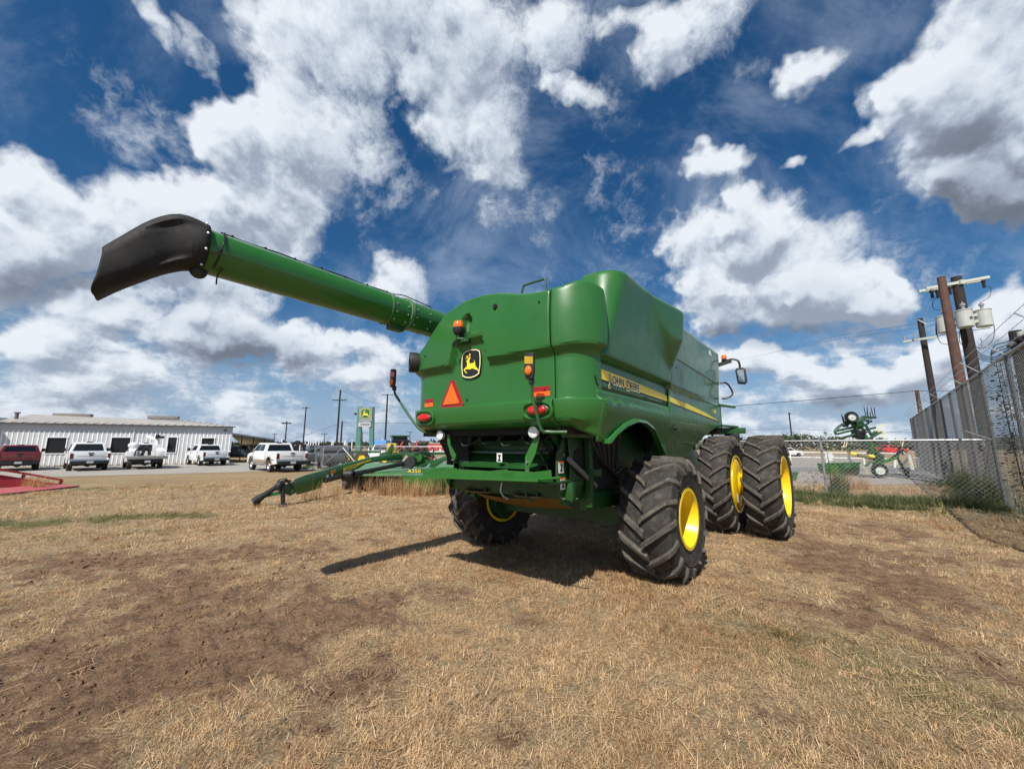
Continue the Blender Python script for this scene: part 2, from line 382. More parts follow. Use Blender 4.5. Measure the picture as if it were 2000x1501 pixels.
def tyre_wheel(name, c, rad, wid, rimr, side, nlug=21, lugw=.055, lugh=.05, steer=0):
    """side=+1: rim dish faces +X. Part 'wheel' > tyre, rim"""
    hw = wid / 2
    prof = [(-hw * .84, rimr), (-hw * .90, rimr + .03), (-hw * .96, rimr + (rad - rimr) * .35), (-hw * .985, rimr + (rad - rimr) * .6), (-hw * .93, rad - .085), (-hw * .80, rad - .055), (-hw * .4, rad - .043), (0, rad - .04), (hw * .4, rad - .043), (hw * .80, rad - .055), (hw * .93, rad - .085), (hw * .985, rimr + (rad - rimr) * .6), (hw * .96, rimr + (rad - rimr) * .35), (hw * .90, rimr + .03), (hw * .84, rimr)]
    t = MB(); t.lathe(prof, (0, 0, 0), 'X', 56)
    for rr_, dx in ((rimr + .05, .93), (rimr + (rad - rimr) * .5, .99)):
        for sgn in (-1, 1): t.lathe([(sgn * hw * (dx - .02), rr_ - .012), (sgn * hw * (dx + .012), rr_), (sgn * hw * (dx - .02), rr_ + .012)], (0, 0, 0), 'X', 48)
    def surf(w, a, h, s_=1):
        """point on tread: w in -1..1.15, angle a, h height above carcass"""
        aw = w
        if aw <= .86: x = aw * hw; r = rad - .04 - .012 * (aw / .8) ** 2; nx, nr = .0, 1.0
        else:
            k = (aw - .86) / .30; x = hw * (.86 + .14 * math.sin(min(k, 1) * math.pi / 2)); r = rad - .055 - .15 * k * (rad - rimr) / .45
            ang = min(k, 1) * 1.25; nx, nr = math.sin(ang), math.cos(ang)
        x += nx * h; r += nr * h
        return Vector((s_ * x, r * math.sin(a), r * math.cos(a)))
    lug = MB(); step = 2 * math.pi / nlug
    for k in range(nlug):
        for s_ in (-1, 1):
            a0 = step * (k + (.5 if s_ > 0 else 0)); ns = 9; vs = []; fs = []
            for i in range(ns):
                u = i / (ns - 1); aw = -.06 + u * 1.20
                # bars sweep back from the centre line to the shoulder
                a = a0 + (.34 * (u ** .9) + .05 * u * u) * (.80 / rad) * (wid / .65)
                wdt = lugw * (1.0 + .25 * u + (.35 if i == 0 else 0)); hh = lugh * (1 if u < .8 else 1 - (u - .8) * 2.2)
                da = wdt / 2 / rad
                vs += [surf(aw, a - da * 1.5, -.012, s_), surf(aw, a - da * .85, hh, s_), surf(aw, a + da * .85, hh, s_), surf(aw, a + da * 1.5, -.012, s_)]
                if i:
                    o = (i - 1) * 4
                    fs += [(o, o + 1, o + 5, o + 4), (o + 1, o + 2, o + 6, o + 5), (o + 2, o + 3, o + 7, o + 6)]
            fs += [(0, 3, 2, 1), tuple((ns - 1) * 4 + j for j in (0, 1, 2, 3))]
            lug.add(vs, fs, 1)
    t.add(lug.v, lug.f, 1)
    # rim
    r = MB(); s_ = side; e = hw * .86
    r.lathe([(s_ * e * 1.03, rimr + .03), (s_ * e * 1.10, rimr + .030), (s_ * e * 1.10, rimr - .01), (s_ * e * .9, rimr - .03), (s_ * e * .6, rimr - .06), (s_ * e * .1, rimr - .075), (s_ * -e * .15, rimr - .10), (s_ * -e * .25, rimr * .62), (s_ * -e * .0, rimr * .50), (s_ * -e * .05, .15), (s_ * -e * .12, .001)], (0, 0, 0), 'X', 48)
    r.lathe([(-s_ * e * 1.08, rimr + .02), (-s_ * e * 1.1, rimr - .02), (-s_ * e * .5, rimr - .07), (-s_ * e * .2, rimr - .10)], (0, 0, 0), 'X', 40)
    r.lathe([(s_ * -e * .05, .001), (s_ * -e * .0, .11), (s_ * -e * .12, .13)], (0, 0, 0), 'X', 24)
    for q in range(10):
        a = q * math.pi / 5; r.cyl((s_ * -e * .13, .2 * math.sin(a), .2 * math.cos(a)), (s_ * (-e * .13 + .03), .2 * math.sin(a), .2 * math.cos(a)), .014, n=6)
    w = t.build(name, [TYRE, TREAD], CB, angle=40)
    w.name = 'tyre'
    w.location = c; w.rotation_euler = (0, 0, steer)
    ro = r.build('rim', YEL, w, angle=30)
    return w
RW = (1.53, 0, .80)
w_rr = tyre_wheel('tyre', (1.565, 0, .79), .80, .71, .365, 1, 16, .058, .055)
w_rl = copy_tree(w_rr); w_rl.location = (-1.55, 0, .79); w_rl.rotation_euler.z = R(-14); w_rl.rotation_euler.x = R(7)
for ch in [x for x in COL.objects if x.parent == w_rl]: ch.rotation_euler = (0, 0, math.pi)
w_rr.rotation_euler = (R(9), 0, R(-3.5))
fo = tyre_wheel('tyre', (2.50, 3.72, .965), .985, .60, .55, 1, 19, .050, .05); fo.rotation_euler = (R(4), 0, R(-4))
fi = tyre_wheel('tyre', (1.70, 3.72, .965), .985, .56, .55, 1, 19, .050, .05); fi.rotation_euler = (R(11), 0, R(-4))
for X in (-1.63, -2.42):
    w_ = copy_tree(fo); w_.location = (X, 3.72, .965)
    for ch in [x for x in COL.objects if x.parent == w_]: ch.rotation_euler = (0, 0, math.pi)
# dual spacer drum between the front tyres
MB().lathe([(-.22, .54), (-.14, .53), (-.10, .45), (-.09, .25), (-.05, .20), (.30, .20)], (0, 0, 0), 'X', 40).build('dual_spacer', YEL, CB, loc=(2.08, 3.72, .965))
sp = MB(); sp.box((0, 0, 0), (.004, .09, .16)).build('spacer_label', WHITE, CB, loc=(1.99, 3.33, .72), rz=R(-4))

# ---- rear bodywork
RCY = -1.70; RR = .50
def plan(s):
    """s metres along the outline from the left side round the rear to the right side -> (x, y, nx, ny)"""
    segs = []
    L1 = 3.2; arc = RR * math.pi / 2; xl, xr = -1.0, 1.1; L3 = xr - xl
    if s < L1: return (xl - RR, RCY + (L1 - s), -1, 0)
    s -= L1
    if s < arc: a = s / RR; return (xl - RR * math.cos(a), RCY - RR * math.sin(a), -math.cos(a), -math.sin(a))
    s -= arc
    if s < L3:
        return (xl + s, RCY - RR, 0, -1)
    s -= L3
    if s < arc: a = s / RR; return (xr + RR * math.sin(a), RCY - RR * math.cos(a), math.sin(a), -math.cos(a))
    s -= arc; return (xr + RR, RCY + s, 1, 0)
S_REAR0 = 3.2 + RR * math.pi / 2; S_SEAM = S_REAR0 + 2.14; S_CORN = S_REAR0 + 2.1 + RR * math.pi / 2
TOP = [(-9, 3.02), (-1.18, 3.05), (-1.0, 3.16), (-.90, 3.27), (-.75, 3.44), (-.62, 3.56), (-.5, 3.62), (-.22, 3.69), (.1, 3.69), (.36, 3.65), (.7, 3.55), (.9, 3.51), (1.1, 3.49), (1.28, 3.51), (1.42, 3.56), (1.5, 3.575), (1.56, 3.56), (1.6, 3.50)]
def topz(x, y, s):
    if s < 3.2 + .3: return 3.02
    z = lerp_tab(TOP, x)
    if s > S_CORN - .25: z = lerp_tab([(S_CORN - .25, lerp_tab(TOP, 1.52)), (S_CORN, 3.53), (S_CORN + .2, 3.46), (S_CORN + .4, 3.4)], s)
    return z
def botz(s):
    # bottom edge: rear bumper, falling to the wheel arch
    y = plan(s)[1]
    if s < S_CORN - .55: return 1.95
    if s < S_CORN: return lerp_tab([(S_CORN - .55, 1.95), (S_CORN, 1.79)], s)
    return lerp_tab([(-1.7, 1.79), (-1.63, 1.775), (-1.43, 1.89), (-1.17, 1.99), (-.84, 2.055), (-.48, 2.055), (-.09, 1.98), (.2, 1.85), (.46, 1.65), (.62, 1.5), (.8, 1.5)], y)
def bandz(x, s):
    if S_REAR0 <= s <= S_SEAM + .1: return 2.77 + .31 * sm(abs(x + .125), .34, .24)
    return 2.77 + .02 * sm(s, S_SEAM, S_SEAM + .3)
def offs(z, x, s):
    zb = bandz(x, s)
    o = -.08 * min(max((zb + .05 - z) / .07, 0), 1) - .012 * sm(z, zb - .02, zb - .08)
    if z < 2.35:
        o = o + (.072) * sm(z, 2.262, 2.238) * (1 if s < S_CORN else max(0.25, 1 - (s - S_CORN) * .6))
        o = o - .10 * sm(z, 2.22, 1.75)
        if z < 2.03 and s < S_CORN: o -= .14 * sm(z, 2.03, 1.93) * sm(s, S_CORN - .1, S_CORN - .7)
    return o
def curl(z, tz):
    d = tz - z; r = .055
    if d >= r: return 0
    return -r * (1 - math.sqrt(max(0, 1 - ((r - d) / r) ** 2)))
def shellpt(s, z):
    x, y, nx, ny = plan(s); o = offs(z, x, s) + curl(z, topz(x, y, s))
    # gentle bow and slight lean
    o += .02 * math.sin(min(max((z - 2.8) / .8, 0), 1) * math.pi)
    if z > 2.9: o -= .05 * (z - 2.9) ** 1.3
    p = Vector((x + nx * o, y + ny * o, z))
    # bowl behind the beacon
    if abs(x + .16) < .2 and S_REAR0 < s < S_SEAM:
        q = ((p.x + .155) / .085) ** 2 + (max(abs(z - 3.30) - .07, 0) / .085) ** 2
        if q < 1: p.y += .10 * math.sqrt(1 - q)
    return p
def shell(name, s0, s1, ds, mlist=GREEN2, zmin=None):
    n = max(2, int((s1 - s0) / ds)); ss_ = [s0 + (s1 - s0) * i / n for i in range(n + 1)]
    base = list(np.concatenate([np.linspace(0, .22, 9), np.linspace(.23, .30, 8)[1:], np.linspace(.31, 1, 30)[1:]]))
    m = MB(); vs = []; NZ = 0
    for s_ in ss_:
        x, y, _, _ = plan(s_); b = botz(s_); t = topz(x, y, s_)
        zs = list(np.linspace(b, 2.232, 10)) + [2.243, 2.254, 2.265] + list(np.linspace(2.28, 2.55, 5)) + list(np.linspace(2.58, t - .06, 34)) + list(t - .055 * (1 - np.sin(np.linspace(0, math.pi / 2, 9)[1:])) ) if t < 3.25 else \
             list(np.linspace(b, 2.232, 10)) + [2.243, 2.254, 2.265] + list(np.linspace(2.28, 2.55, 5)) + list(np.linspace(2.58, t - .06, 34)) + list(t - .055 * (1 - np.sin(np.linspace(0, math.pi / 2, 9)[1:])))
        NZ = len(zs)
        for z in zs: vs.append(shellpt(s_, float(z)))
    fs = []
    for i in range(n):
        for j in range(NZ - 1): a = i * NZ + j; fs.append((a, a + NZ, a + NZ + 1, a + 1))
    m.add(vs, fs); o = m.build(name, mlist, CB, angle=17, solid=.0)
    md = o.modifiers.new('shell', 'SOLIDIFY'); md.thickness = .018; md.offset = -1
    return o
hood = shell('rear_hood', 1.6, S_SEAM - .008, .028)
corner = shell('rear_corner_panel', S_SEAM + .008, S_CORN - .05, .028)
# lower side shell with the wheel arch (below the slot) and short upper strip behind the tank panel
def lowside():
    m = MB(); ys = list(np.linspace(-1.86, .745, 90)); vs = []; nz = 16
    for y in ys:
        s_ = S_CORN + (y - RCY); b = botz(s_) if y > RCY else botz(S_CORN)
        for j in range(nz):
            z = b + (2.355 - b) * j / (nz - 1)
            if y < RCY: p = shellpt(S_CORN - (RCY - y), z)
            else: p = shellpt(s_, z)
            vs.append(p)
    fs = [(i * nz + j, (i + 1) * nz + j, (i + 1) * nz + j + 1, i * nz + j + 1) for i in range(len(ys) - 1) for j in range(nz - 1)]
    m.add(vs, fs); o = m.build('lower_side_panel', GREEN2, CB, angle=50)
    md = o.modifiers.new('shell', 'SOLIDIFY'); md.thickness = .018; md.offset = -1
lowside()
# wheel-arch lip
al = MB(); pts = []
for y in np.linspace(-1.66, .50, 40):
    z = botz(S_CORN + (y - RCY)); p = shellpt(S_CORN + (y - RCY), z); pts.append(p)
vs = []
for p in pts: vs += [p + Vector((-.01, 0, .045)), p + Vector((.055, 0, .02)), p + Vector((.062, 0, -.012)), p + Vector((-.02, 0, -.008))]
fs = []
for i in range(len(pts) - 1):
    for j in range(4): a = i * 4; fs.append((a + j, a + (j + 1) % 4, a + 4 + (j + 1) % 4, a + 4 + j))
fs += [(0, 1, 2, 3), tuple((len(pts) - 1) * 4 + j for j in (3, 2, 1, 0))]
al.add(vs, fs).build('wheel_arch_lip', GREEN, CB, angle=50)

# tank side panel: flares out to the front and rounds over to the rear
def tankx(y, z):
    k = min(max((z - 3.0 - .25 * max(0, .5 - y)) / .40, 0), 1) * min(max((y + .25) / .95, 0), 1); k2 = sm(y + (z - 2.9) * 1.35, .72, .95)
    return 1.60 + .085 * (z - 3.2) * (z > 2.7) - .115 * sm(z, 2.76, 2.68) + .072 * (z <= 2.68) * 0 + .15 * k + 0.02 * k2
def tank_panel():
    m = MB(); zs = list(np.linspace(2.375, 2.60, 6)) + list(np.linspace(2.63, 2.80, 8)) + list(np.linspace(2.86, 3.82, 26)) + [3.85, 3.875, 3.89, 3.90]
    nu = 64; vs = []
    for z in zs:
        t = (z - 2.375) / (3.9 - 2.375); r = .03 + .30 * max(0, t) ** 1.1; ye = -1.855 + .40 * t ** 1.2; x1 = 1.18
        xt = tankx(-1, z)
        inset = .0
        if z > 3.84: inset = .03 * ((z - 3.84) / .06) ** 2
        path = []
        La = xt - r - x1
        for u in range(nu):
            if u < 10: q = u / 10; path.append((x1 + La * q, ye + inset))
            elif u < 24: a = (u - 10) / 14 * math.pi / 2; path.append((xt - r + r * math.sin(a) - inset * math.sin(a), ye + r - r * math.cos(a) + inset * math.cos(a)))
            else:
                y0 = ye + r; y = y0 + (.745 - y0) * (u - 24) / (nu - 25); path.append((tankx(y, z) - inset, y))
        vs += [Vector((p[0], p[1], z)) for p in path]
    fs = [(i * nu + j, i * nu + j + 1, (i + 1) * nu + j + 1, (i + 1) * nu + j) for i in range(len(zs) - 1) for j in range(nu - 1)]
    m.add(vs, fs); o = m.build('tank_side_panel', GREEN2, CB, angle=40)
    md = o.modifiers.new('shell', 'SOLIDIFY'); md.thickness = .02; md.offset = -1
tank_panel()
# small step piece left of the tank panel top
MB().box((1.08, -1.36, 3.76), (.26, .06, .24)).build('tank_rear_plate', GREEN2, CB, bevel=.01)
MB().cyl((1.16, -1.425, 3.80), (1.16, -1.40, 3.80), .018, n=8).build('bolt', STEEL, CB)

# front side panel
def frontx(y, z): return 1.585 + .05 * (z - 3.0) * (z > 2.7) - .06 * sm(z, 2.74, 2.64) * sm(y, 5.2, 1.5) - .012 * sm(z, 3.20, 3.19) - .22 * sm(z, 2.25, 1.35) + .03 * sm(z, 3.3, 3.9) * 0
FB = [(.75, 1.56), (.9, 1.57), (1.35, 1.46), (1.9, 1.39), (2.1, 1.41), (2.36, 1.52), (2.62, 1.66), (2.89, 1.80), (3.2, 1.93), (3.62, 2.05), (4.1, 2.14), (4.72, 2.18)]
def front_panel():
    m = MB(); ys = np.linspace(.765, 4.72, 80); nz = 60; vs = []
    for y in ys:
        b = lerp_tab(FB, y); zs = list(np.linspace(b, 2.6, 24)) + list(np.linspace(2.62, 2.78, 8)) + list(np.linspace(2.82, 3.17, 8)) + [3.185, 3.195, 3.205, 3.215] + list(np.linspace(3.25, lerp_tab([(.7, 3.80), (4.7, 3.96)], y), 16))
        vs += [Vector((frontx(y, z), y, z)) for z in zs]
    fs = [(i * nz + j, (i + 1) * nz + j, (i + 1) * nz + j + 1, i * nz + j + 1) for i in range(len(ys) - 1) for j in range(nz - 1)]
    m.add(vs, fs); o = m.build('front_side_panel', GREEN, CB, angle=40)
    md = o.modifiers.new('shell', 'SOLIDIFY'); md.thickness = .02; md.offset = -1
front_panel()
# flange at the panel's lower rear edge
fl = MB(); q = []
for z in np.linspace(1.56, 2.36, 12):
    x = frontx(.77, z); q += [Vector((x, .765, z)), Vector((x - .16 * sm(z, 2.36, 1.9), .72 - .06 * sm(z, 2.3, 1.8), z))]
fl.add(q, [(2 * i, 2 * i + 1, 2 * i + 3, 2 * i + 2) for i in range(11)]).build('panel_flange', GREEN, CB)
MB().cyl((1.50, 1.0, 2.03), (1.545, 1.0, 2.03), .035, n=12).build('panel_latch', BLK, CB)

# near-black boxes added to fill the body and stand for its inner shade
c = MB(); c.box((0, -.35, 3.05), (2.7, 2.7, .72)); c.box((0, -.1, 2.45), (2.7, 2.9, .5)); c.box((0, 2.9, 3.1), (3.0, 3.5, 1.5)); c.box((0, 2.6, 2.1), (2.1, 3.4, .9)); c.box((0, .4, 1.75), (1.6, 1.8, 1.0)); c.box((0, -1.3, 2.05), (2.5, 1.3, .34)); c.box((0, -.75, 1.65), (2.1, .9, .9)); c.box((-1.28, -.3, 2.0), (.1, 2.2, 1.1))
c.build('inner_shade_core', DARK, CB)
# roof deck over the rear hood
def roofpt(u, v):
    s_ = 1.6 + (S_CORN - .05 - 1.6) * u; x, y, _, _ = plan(s_); p = shellpt(s_, topz(x, y, s_) - .001); cxy = Vector((.05, -.7, 3.45)); return p.lerp(cxy, v * .97) + Vector((0, 0, -.01 - .03 * math.sin(v * math.pi)))
MB().grid(roofpt, 90, 8).build('roof_deck', GREEN2, CB)
# grain tank top and left side
tk = MB(); tk.box((-.1, .95, 3.55), (2.9, 3.3, .62)); tk.box((-.1, 3.4, 3.6), (2.9, 2.4, .66)); tk.build('grain_tank', GREEN, CB, bevel=.04)
lf = MB(); lf.box((-1.55, 1.9, 2.85), (.06, 5.4, 1.6)); lf.build('left_side_panel', GREEN2, CB, bevel=.02)

# ---- decals and trim on the right side
dec = MB(); dk = MB()
def sidefn(y, z, l): return Vector((tankx(y, z) + l, y, z))
def strip(mb, tab, fn, lift, n=40):
    vs = []
    for i in range(n + 1):
        y = tab[0][0] + (tab[-1][0] - tab[0][0]) * i / n
        lo = lerp_tab([(a, b) for a, b, c_ in tab], y); hi = lerp_tab([(a, c_) for a, b, c_ in tab], y)
        vs += [fn(y, lo) + Vector((lift, 0, 0)), fn(y, hi) + Vector((lift, 0, 0))]
    mb.add(vs, [(2 * i, 2 * i + 2, 2 * i + 3, 2 * i + 1) for i in range(n)])
STR = [(-1.76, 2.485, 2.60), (-.9, 2.475, 2.588), (.0, 2.463, 2.565), (.74, 2.455, 2.54)]
strip(dec, STR, lambda y, z: Vector((tankx(y, z), y, z)), .004)
strip(dk, [(y, a - .022, a) for y, a, b in STR], lambda y, z: Vector((tankx(y, z), y, z)), .0035)
STR2 = [(.775, 2.447, 2.53), (2.0, 2.405, 2.50), (3.2, 2.355, 2.43), (4.0, 2.325, 2.355), (4.45, 2.31, 2.312)]
strip(dec, STR2, lambda y, z: Vector((frontx(y, z), y, z)), .004)
strip(dk, [(y, a - .018, a) for y, a, b in STR2], lambda y, z: Vector((frontx(y, z), y, z)), .0035)
dec.build('yellow_stripe', YDEC, CB); dk.build('stripe_lower_line', BLK, CB)  # black line along the lower edge of the stripe
hl = MB()
for k, y0 in ((0, -1.70), (1, -1.70), (2, -1.70), (3, -1.70)):
    z = 2.51 + .02 * k; strip(hl, [(y0, z - .0012, z + .0012), (-.95 if k < 2 else .5, z - .0012 - .01, z - .009)], lambda y, z: Vector((tankx(y, z), y, z)), .0052, 10)
hl.build('stripe_pinlines', mat('pinline', (.70, .50, .04), .5), CB)
Mx = lambda y, z, l: frame_matrix((tankx(y, z) + l, y, z), (0, 1, 0), (0, 0, 1))
parts_ = [('J', .175, -1.50, 2.455), ('OHN', .132, -1.415, 2.472), ('D', .175, -.975, 2.448), ('EERE', .132, -.845, 2.468)]
YB = mat('lettering_backing', (0.92, 0.86, 0.50), .4)
for t_, sz, y, z in parts_:
    text_mesh(t_, sz * 1.0, 'lettering_outline', YB, CB, Mx(y, z - .004, .0065), .0004, 1.18 if len(t_) > 1 else 1.05, .013)
for t_, sz, y, z in parts_:
    text_mesh(t_, sz, 'lettering', BLK, CB, Mx(y, z, .009), .0008, 1.18 if len(t_) > 1 else 1.05, .0015)
text_mesh('S780', .115, 'model_number', YDEC, CB, frame_matrix((frontx(3.9, 2.5) + .006, 3.86, 2.475), (0, 1, 0), (0, 0, 1)), .001, 1.75)
MB().box((frontx(3.75, 3.8) + .004, 3.76, 3.80), (.006, .20, .11)).build('sticker', WHITE, CB)
# black tube painted in for the dark slot and shadow gap by the tank panel
sl_ = MB(); pts = [(y, 2.365) for y in np.linspace(-1.55, .75, 10)]
sl_.tube([Vector((1.488, -1.85, 2.50)), Vector((1.488, -1.83, 2.42)), Vector((1.488, -1.74, 2.372))] + [Vector((1.49, y, z)) for y, z in pts], .012, 6).build('panel_gap_shadow', BLK, CB)

# ---- rear fittings
RYZ = lambda x, z: shellpt(S_REAR0 + (x + 1.0), z)
def rearfn(cx, cz):
    return lambda x, y, l: Vector((cx + x, RYZ(cx + x, cz + y).y - l, cz + y))
emblem(CB, lambda x, y, l: Vector((-.125 + x, -2.125 - l, 2.80 + y)), .36, .40, BLK, mat('cream_line', (.85, .78, .42), .45), mat('deer_yellow', (.88, .70, .03), .4))
tri = MB(); f_ = (lambda x, y, l: Vector((-.475 + x, RYZ(-.475, 2.42).y - .004 - l, 2.42 + y))); tri.prism([(-.20, -.165), (.20, -.165), (.215, -.14), (.03, .20), (-.03, .20), (-.215, -.14)], f_, .012)
e_ = tri.build('warning_triangle', REDR, CB); MB().prism([(-.155, -.125), (.155, -.125), (0, .16)], lambda x, y, l: f_(x, y, l + .020), .006).build('orange_centre', ORR, e_)
for cx, w_ in ((.94, .25), (-.955, .17)):
    f2 = rearfn(cx, 2.345); b = MB().prism([(-w_ / 2, -.005), (w_ / 2, -.005), (w_ / 2, .055), (-w_ / 2, .055)], f2, .006).build('reflector', REDR, CB)
    MB().prism([(-w_ / 2, -.055), (w_ / 2, -.055), (w_ / 2, -.004), (-w_ / 2, -.004)], f2, .007).build('orange_half', ORR, b)
for cx in (.94, -.96):
    ring = []
    for k in range(28):
        a = 2 * math.pi * k / 28; ca, sa = math.cos(a), math.sin(a); ex = .19 * math.copysign(abs(ca) ** .7, ca); ez = .088 * math.copysign(abs(sa) ** .7, sa)
        x = cx + ex; p = shellpt(S_REAR0 + x + 1.0, 2.13 + ez) if x > -1.0 and x < 1.1 else shellpt(S_REAR0 + x + 1.0, 2.13 + ez); ring.append(p + Vector((0, -.008, 0)))
    o_ = MB().tube(ring, .020, 8, closed=True).build('tail_light_bezel', GREEN, CB)
    MB().sphere((cx + .01, -2.205, 2.132), 1, 20, 10, sc=(.125, .035, .052)).build('tail_light', RED, CB)
    MB().sphere((cx + .01, -2.19, 2.132), 1, 20, 10, sc=(.15, .02, .066)).build('tail_light_recess', GREENF, CB)
# round work lamps under the bumper
for cx, cz in ((.78, 1.90), (-.80, 1.89)):
    l_ = MB().lathe([(-.01, .001), (-.012, .05), (-.004, .066), (.05, .055), (.07, .001)], (cx, -2.03, cz), 'Y', 20).build('work_lamp', WLENS, CB)
    MB().cyl((cx, -1.97, cz), (cx, -1.85, cz + .06), .03, n=8).build('lamp_housing', BLK, CB)
# marker boards on bent arms
def marker(x, top, armpts, tilt, label, inner):
    arm = MB().tube(bez(armpts, 6), .018, 8).build('marker_arm', GREENF, CB)
    hx, hy, hz = armpts[-1]
    def fn(u, v, w): return Vector((hx + u, hy - .02 - w, hz + v))
    MB().prism([(-.045, .0), (.045, .0), (.06, .06), (.06, .25), (.045, .275), (-.045, .285), (-.058, .27), (-.058, .06)], fn, .03).build('marker_board', BLKP, CB, bevel=.006)
    MB().prism([(-.052, .165), (.054, .150), (.054, .225), (-.052, .245)], lambda u, v, w: fn(u, v, w + .032), .002).build('marker_stripe', inner, CB)
    MB().sphere((hx, hy - .06, hz + .085), 1, 16, 10, sc=(.042, .03, .052)).build('marker_lamp', AMB, CB)
    MB().cyl((hx, hy - .005, hz - .045), (hx, hy - .005, hz + .02), .032, n=10).build('marker_mount', BLK, CB)
marker(-1.66, 2.85, [(-.92, -1.95, 1.90), (-1.08, -2.12, 1.96), (-1.25, -2.18, 2.13), (-1.55, -2.2, 2.43), (-1.645, -2.2, 2.53), (-1.66, -2.2, 2.62)], 0, '', RED)
marker(1.04, 2.7, [(1.38, -2.3, 1.88), (1.2, -2.36, 1.885), (1.14, -2.4, 1.91), (1.09, -2.42, 2.1), (1.045, -2.42, 2.28), (1.04, -2.42, 2.43)], 0, '', mat('ochre_band', (.45, .30, .02), .5))
# beacon on its bracket
bk = MB(); bk.tube([(-.16, -2.14, 3.10), (-.17, -2.24, 3.115), (-.25, -2.27, 3.12)], .022, 8); bk.prism([(-.11, -.05), (.05, -.09), (.09, .02), (.05, .07), (-.08, .04)], lambda u, v, w: Vector((-.18 + u, -2.20 - v * .9, 3.07 + w)), .035)
bk.box((-.16, -2.17, 3.16), (.10, .05, .10)); bk.build('beacon_bracket', GREENF, CB, bevel=.006)
MB().tube(bez([(-.24, -2.27, 3.09), (-.29, -2.28, 3.07), (-.31, -2.27, 3.02)], 4), .014, 6).build('beacon_cable', BLK, CB)
MB().lathe([(0, .001), (0, .03), (.06, .03), (.07, .05), (.10, .072), (.155, .075), (.16, .001)], (-.245, -2.25, 3.115), 'Z', 20).build('beacon_base', BLKP, CB)
MB().lathe([(0, .070), (.02, .074), (.06, .070), (.085, .055), (.092, .001)], (-.245, -2.25, 3.275), 'Z', 20).build('beacon_lens', AMB, CB)
pk = shellpt(S_REAR0 + 1.34, 3.45)
MB().lathe([(-.02, .001), (-.022, .026), (-.01, .034), (.01, .036)], pk + Vector((0, -.005, 0)), 'Y', 18).build('round_cap', BLK, CB)
# intake scoop on the left
sc_ = MB(); sc_.lathe([(.12, .13), (.10, .14), (-.06, .15), (-.10, .145), (-.095, .125), (.06, .11), (.075, .001)], (-1.20, -2.17, 2.95), (.55, .83, 0), 24); sc_.build('air_scoop', BLKP, CB)
MB().sphere((-1.20, -2.17, 2.94), 1, 12, 8, sc=(.04, .06, .08)).build('scoop_core', BLK, CB)
MB().lathe([(0, .165), (.02, .175), (.06, .17)], (-1.15, -2.09, 2.95), (.55, .83, 0), 24).build('scoop_collar', GREEN, CB)
# handrail on the roof
MB().tube(bez([(.36, -1.72, 3.60), (.42, -1.72, 3.83), (.46, -1.72, 3.86), (.72, -1.72, 3.86), (.78, -1.72, 3.83), (.79, -1.72, 3.55)], 6), .014, 8).build('roof_handrail', GREENF, CB)

# ---- chopper, spreader and tailboard
shade_drum = MB().lathe([(-.38, .001), (-.38, .24), (-.30, .345), (-.02, .345), (.0, .24), (0, .001)], (0, 0, 0), 'X', 20)  # dark drum added over the inner rims to stand for deep shade
for sx_ in (1, -1): MB().add(shade_drum.v, shade_drum.f).build('rim_shade_drum', GREENF, CB, loc=(1.38 * sx_ + (.0 if sx_ > 0 else .20), 0, .79))
tb = MB(); tb.bar((-1.22, -2.30, 1.335), (1.03, -2.30, 1.395), .035, .028); 
tb.add([(-1.22, -2.30, 1.35), (1.03, -2.30, 1.405), (1.06, -2.06, 1.415), (-1.18, -2.06, 1.362)], [(0, 1, 2, 3)]); tb.add([(-1.22, -2.30, 1.33), (1.03, -2.30, 1.385), (1.06, -2.06, 1.395), (-1.18, -2.06, 1.342)], [(3, 2, 1, 0)])
tb.build('tailboard', GREEN, CB)
rb = MB()
for x0, x1 in ((-1.02, -.62), (-.55, .55), (.40, .98)): rb.box(((x0 + x1) / 2, -2.10, 1.41 + .022 * (x0 + x1) / 2), (x1 - x0, .012, .075))
for x in (-.72, -.5, .35, .95): rb.bar((x - .12, -2.27, 1.40 + .02 * x), (x + .08, -2.05, 1.43 + .02 * x), .012, .08)
rb.build('tailboard_ribs', GREEN, CB)
MB().tube([(1.0, -2.28, 1.40), (1.28, -2.28, 1.435)], .013, 8).build('tailboard_pin', GREEN, CB)
# curved deflector with warning label
df = MB(); df.grid(lambda u, v: Vector((-.62 + 1.35 * u, -1.55 - .35 * v + .18 * math.sin(v * 3), 1.47 + .34 * (1 - v))), 2, 12); df.build('deflector_plate', GREENF, CB)
lab = MB().box((0, 0, 0), (.085, .004, .11)).build('warning_label', WHITE, CB, loc=(.15, -1.87, 1.60)); MB().prism([(-.03, -.045), (.03, -.045), (.01, -.01), (.03, .03), (-.03, .04), (-.005, .0)], lambda x, y, l: Vector((x, -.003 - l, y)), .002).build('pictogram', BLK, lab)
# hanger brackets
for x, s_ in ((.77, 1), (-.66, -1)):
    h = MB(); h.prism([(0, 1.90), (.05, 1.90), (.06, 1.84), (.01, 1.66), (-.08, 1.50), (-.09, 1.40), (-.14, 1.40), (-.14, 1.62), (-.03, 1.80)] if s_ > 0 else [(0, 1.90), (-.05, 1.90), (-.03, 1.78), (.04, 1.62), (.13, 1.50), (.20, 1.52), (.20, 1.40), (.15, 1.40), (.10, 1.48), (.14, 1.62), (.02, 1.76)], lambda u, z, w: Vector((x + u, -1.97 - w * .4, z)), .03)
    for z in (1.45, 1.56): h.cyl((x - .1 * s_, -2.01, z), (x - .1 * s_, -1.975, z), .012, n=6, mi=1)
    h.build('hanger_bracket', [GREEN, STEEL], CB)
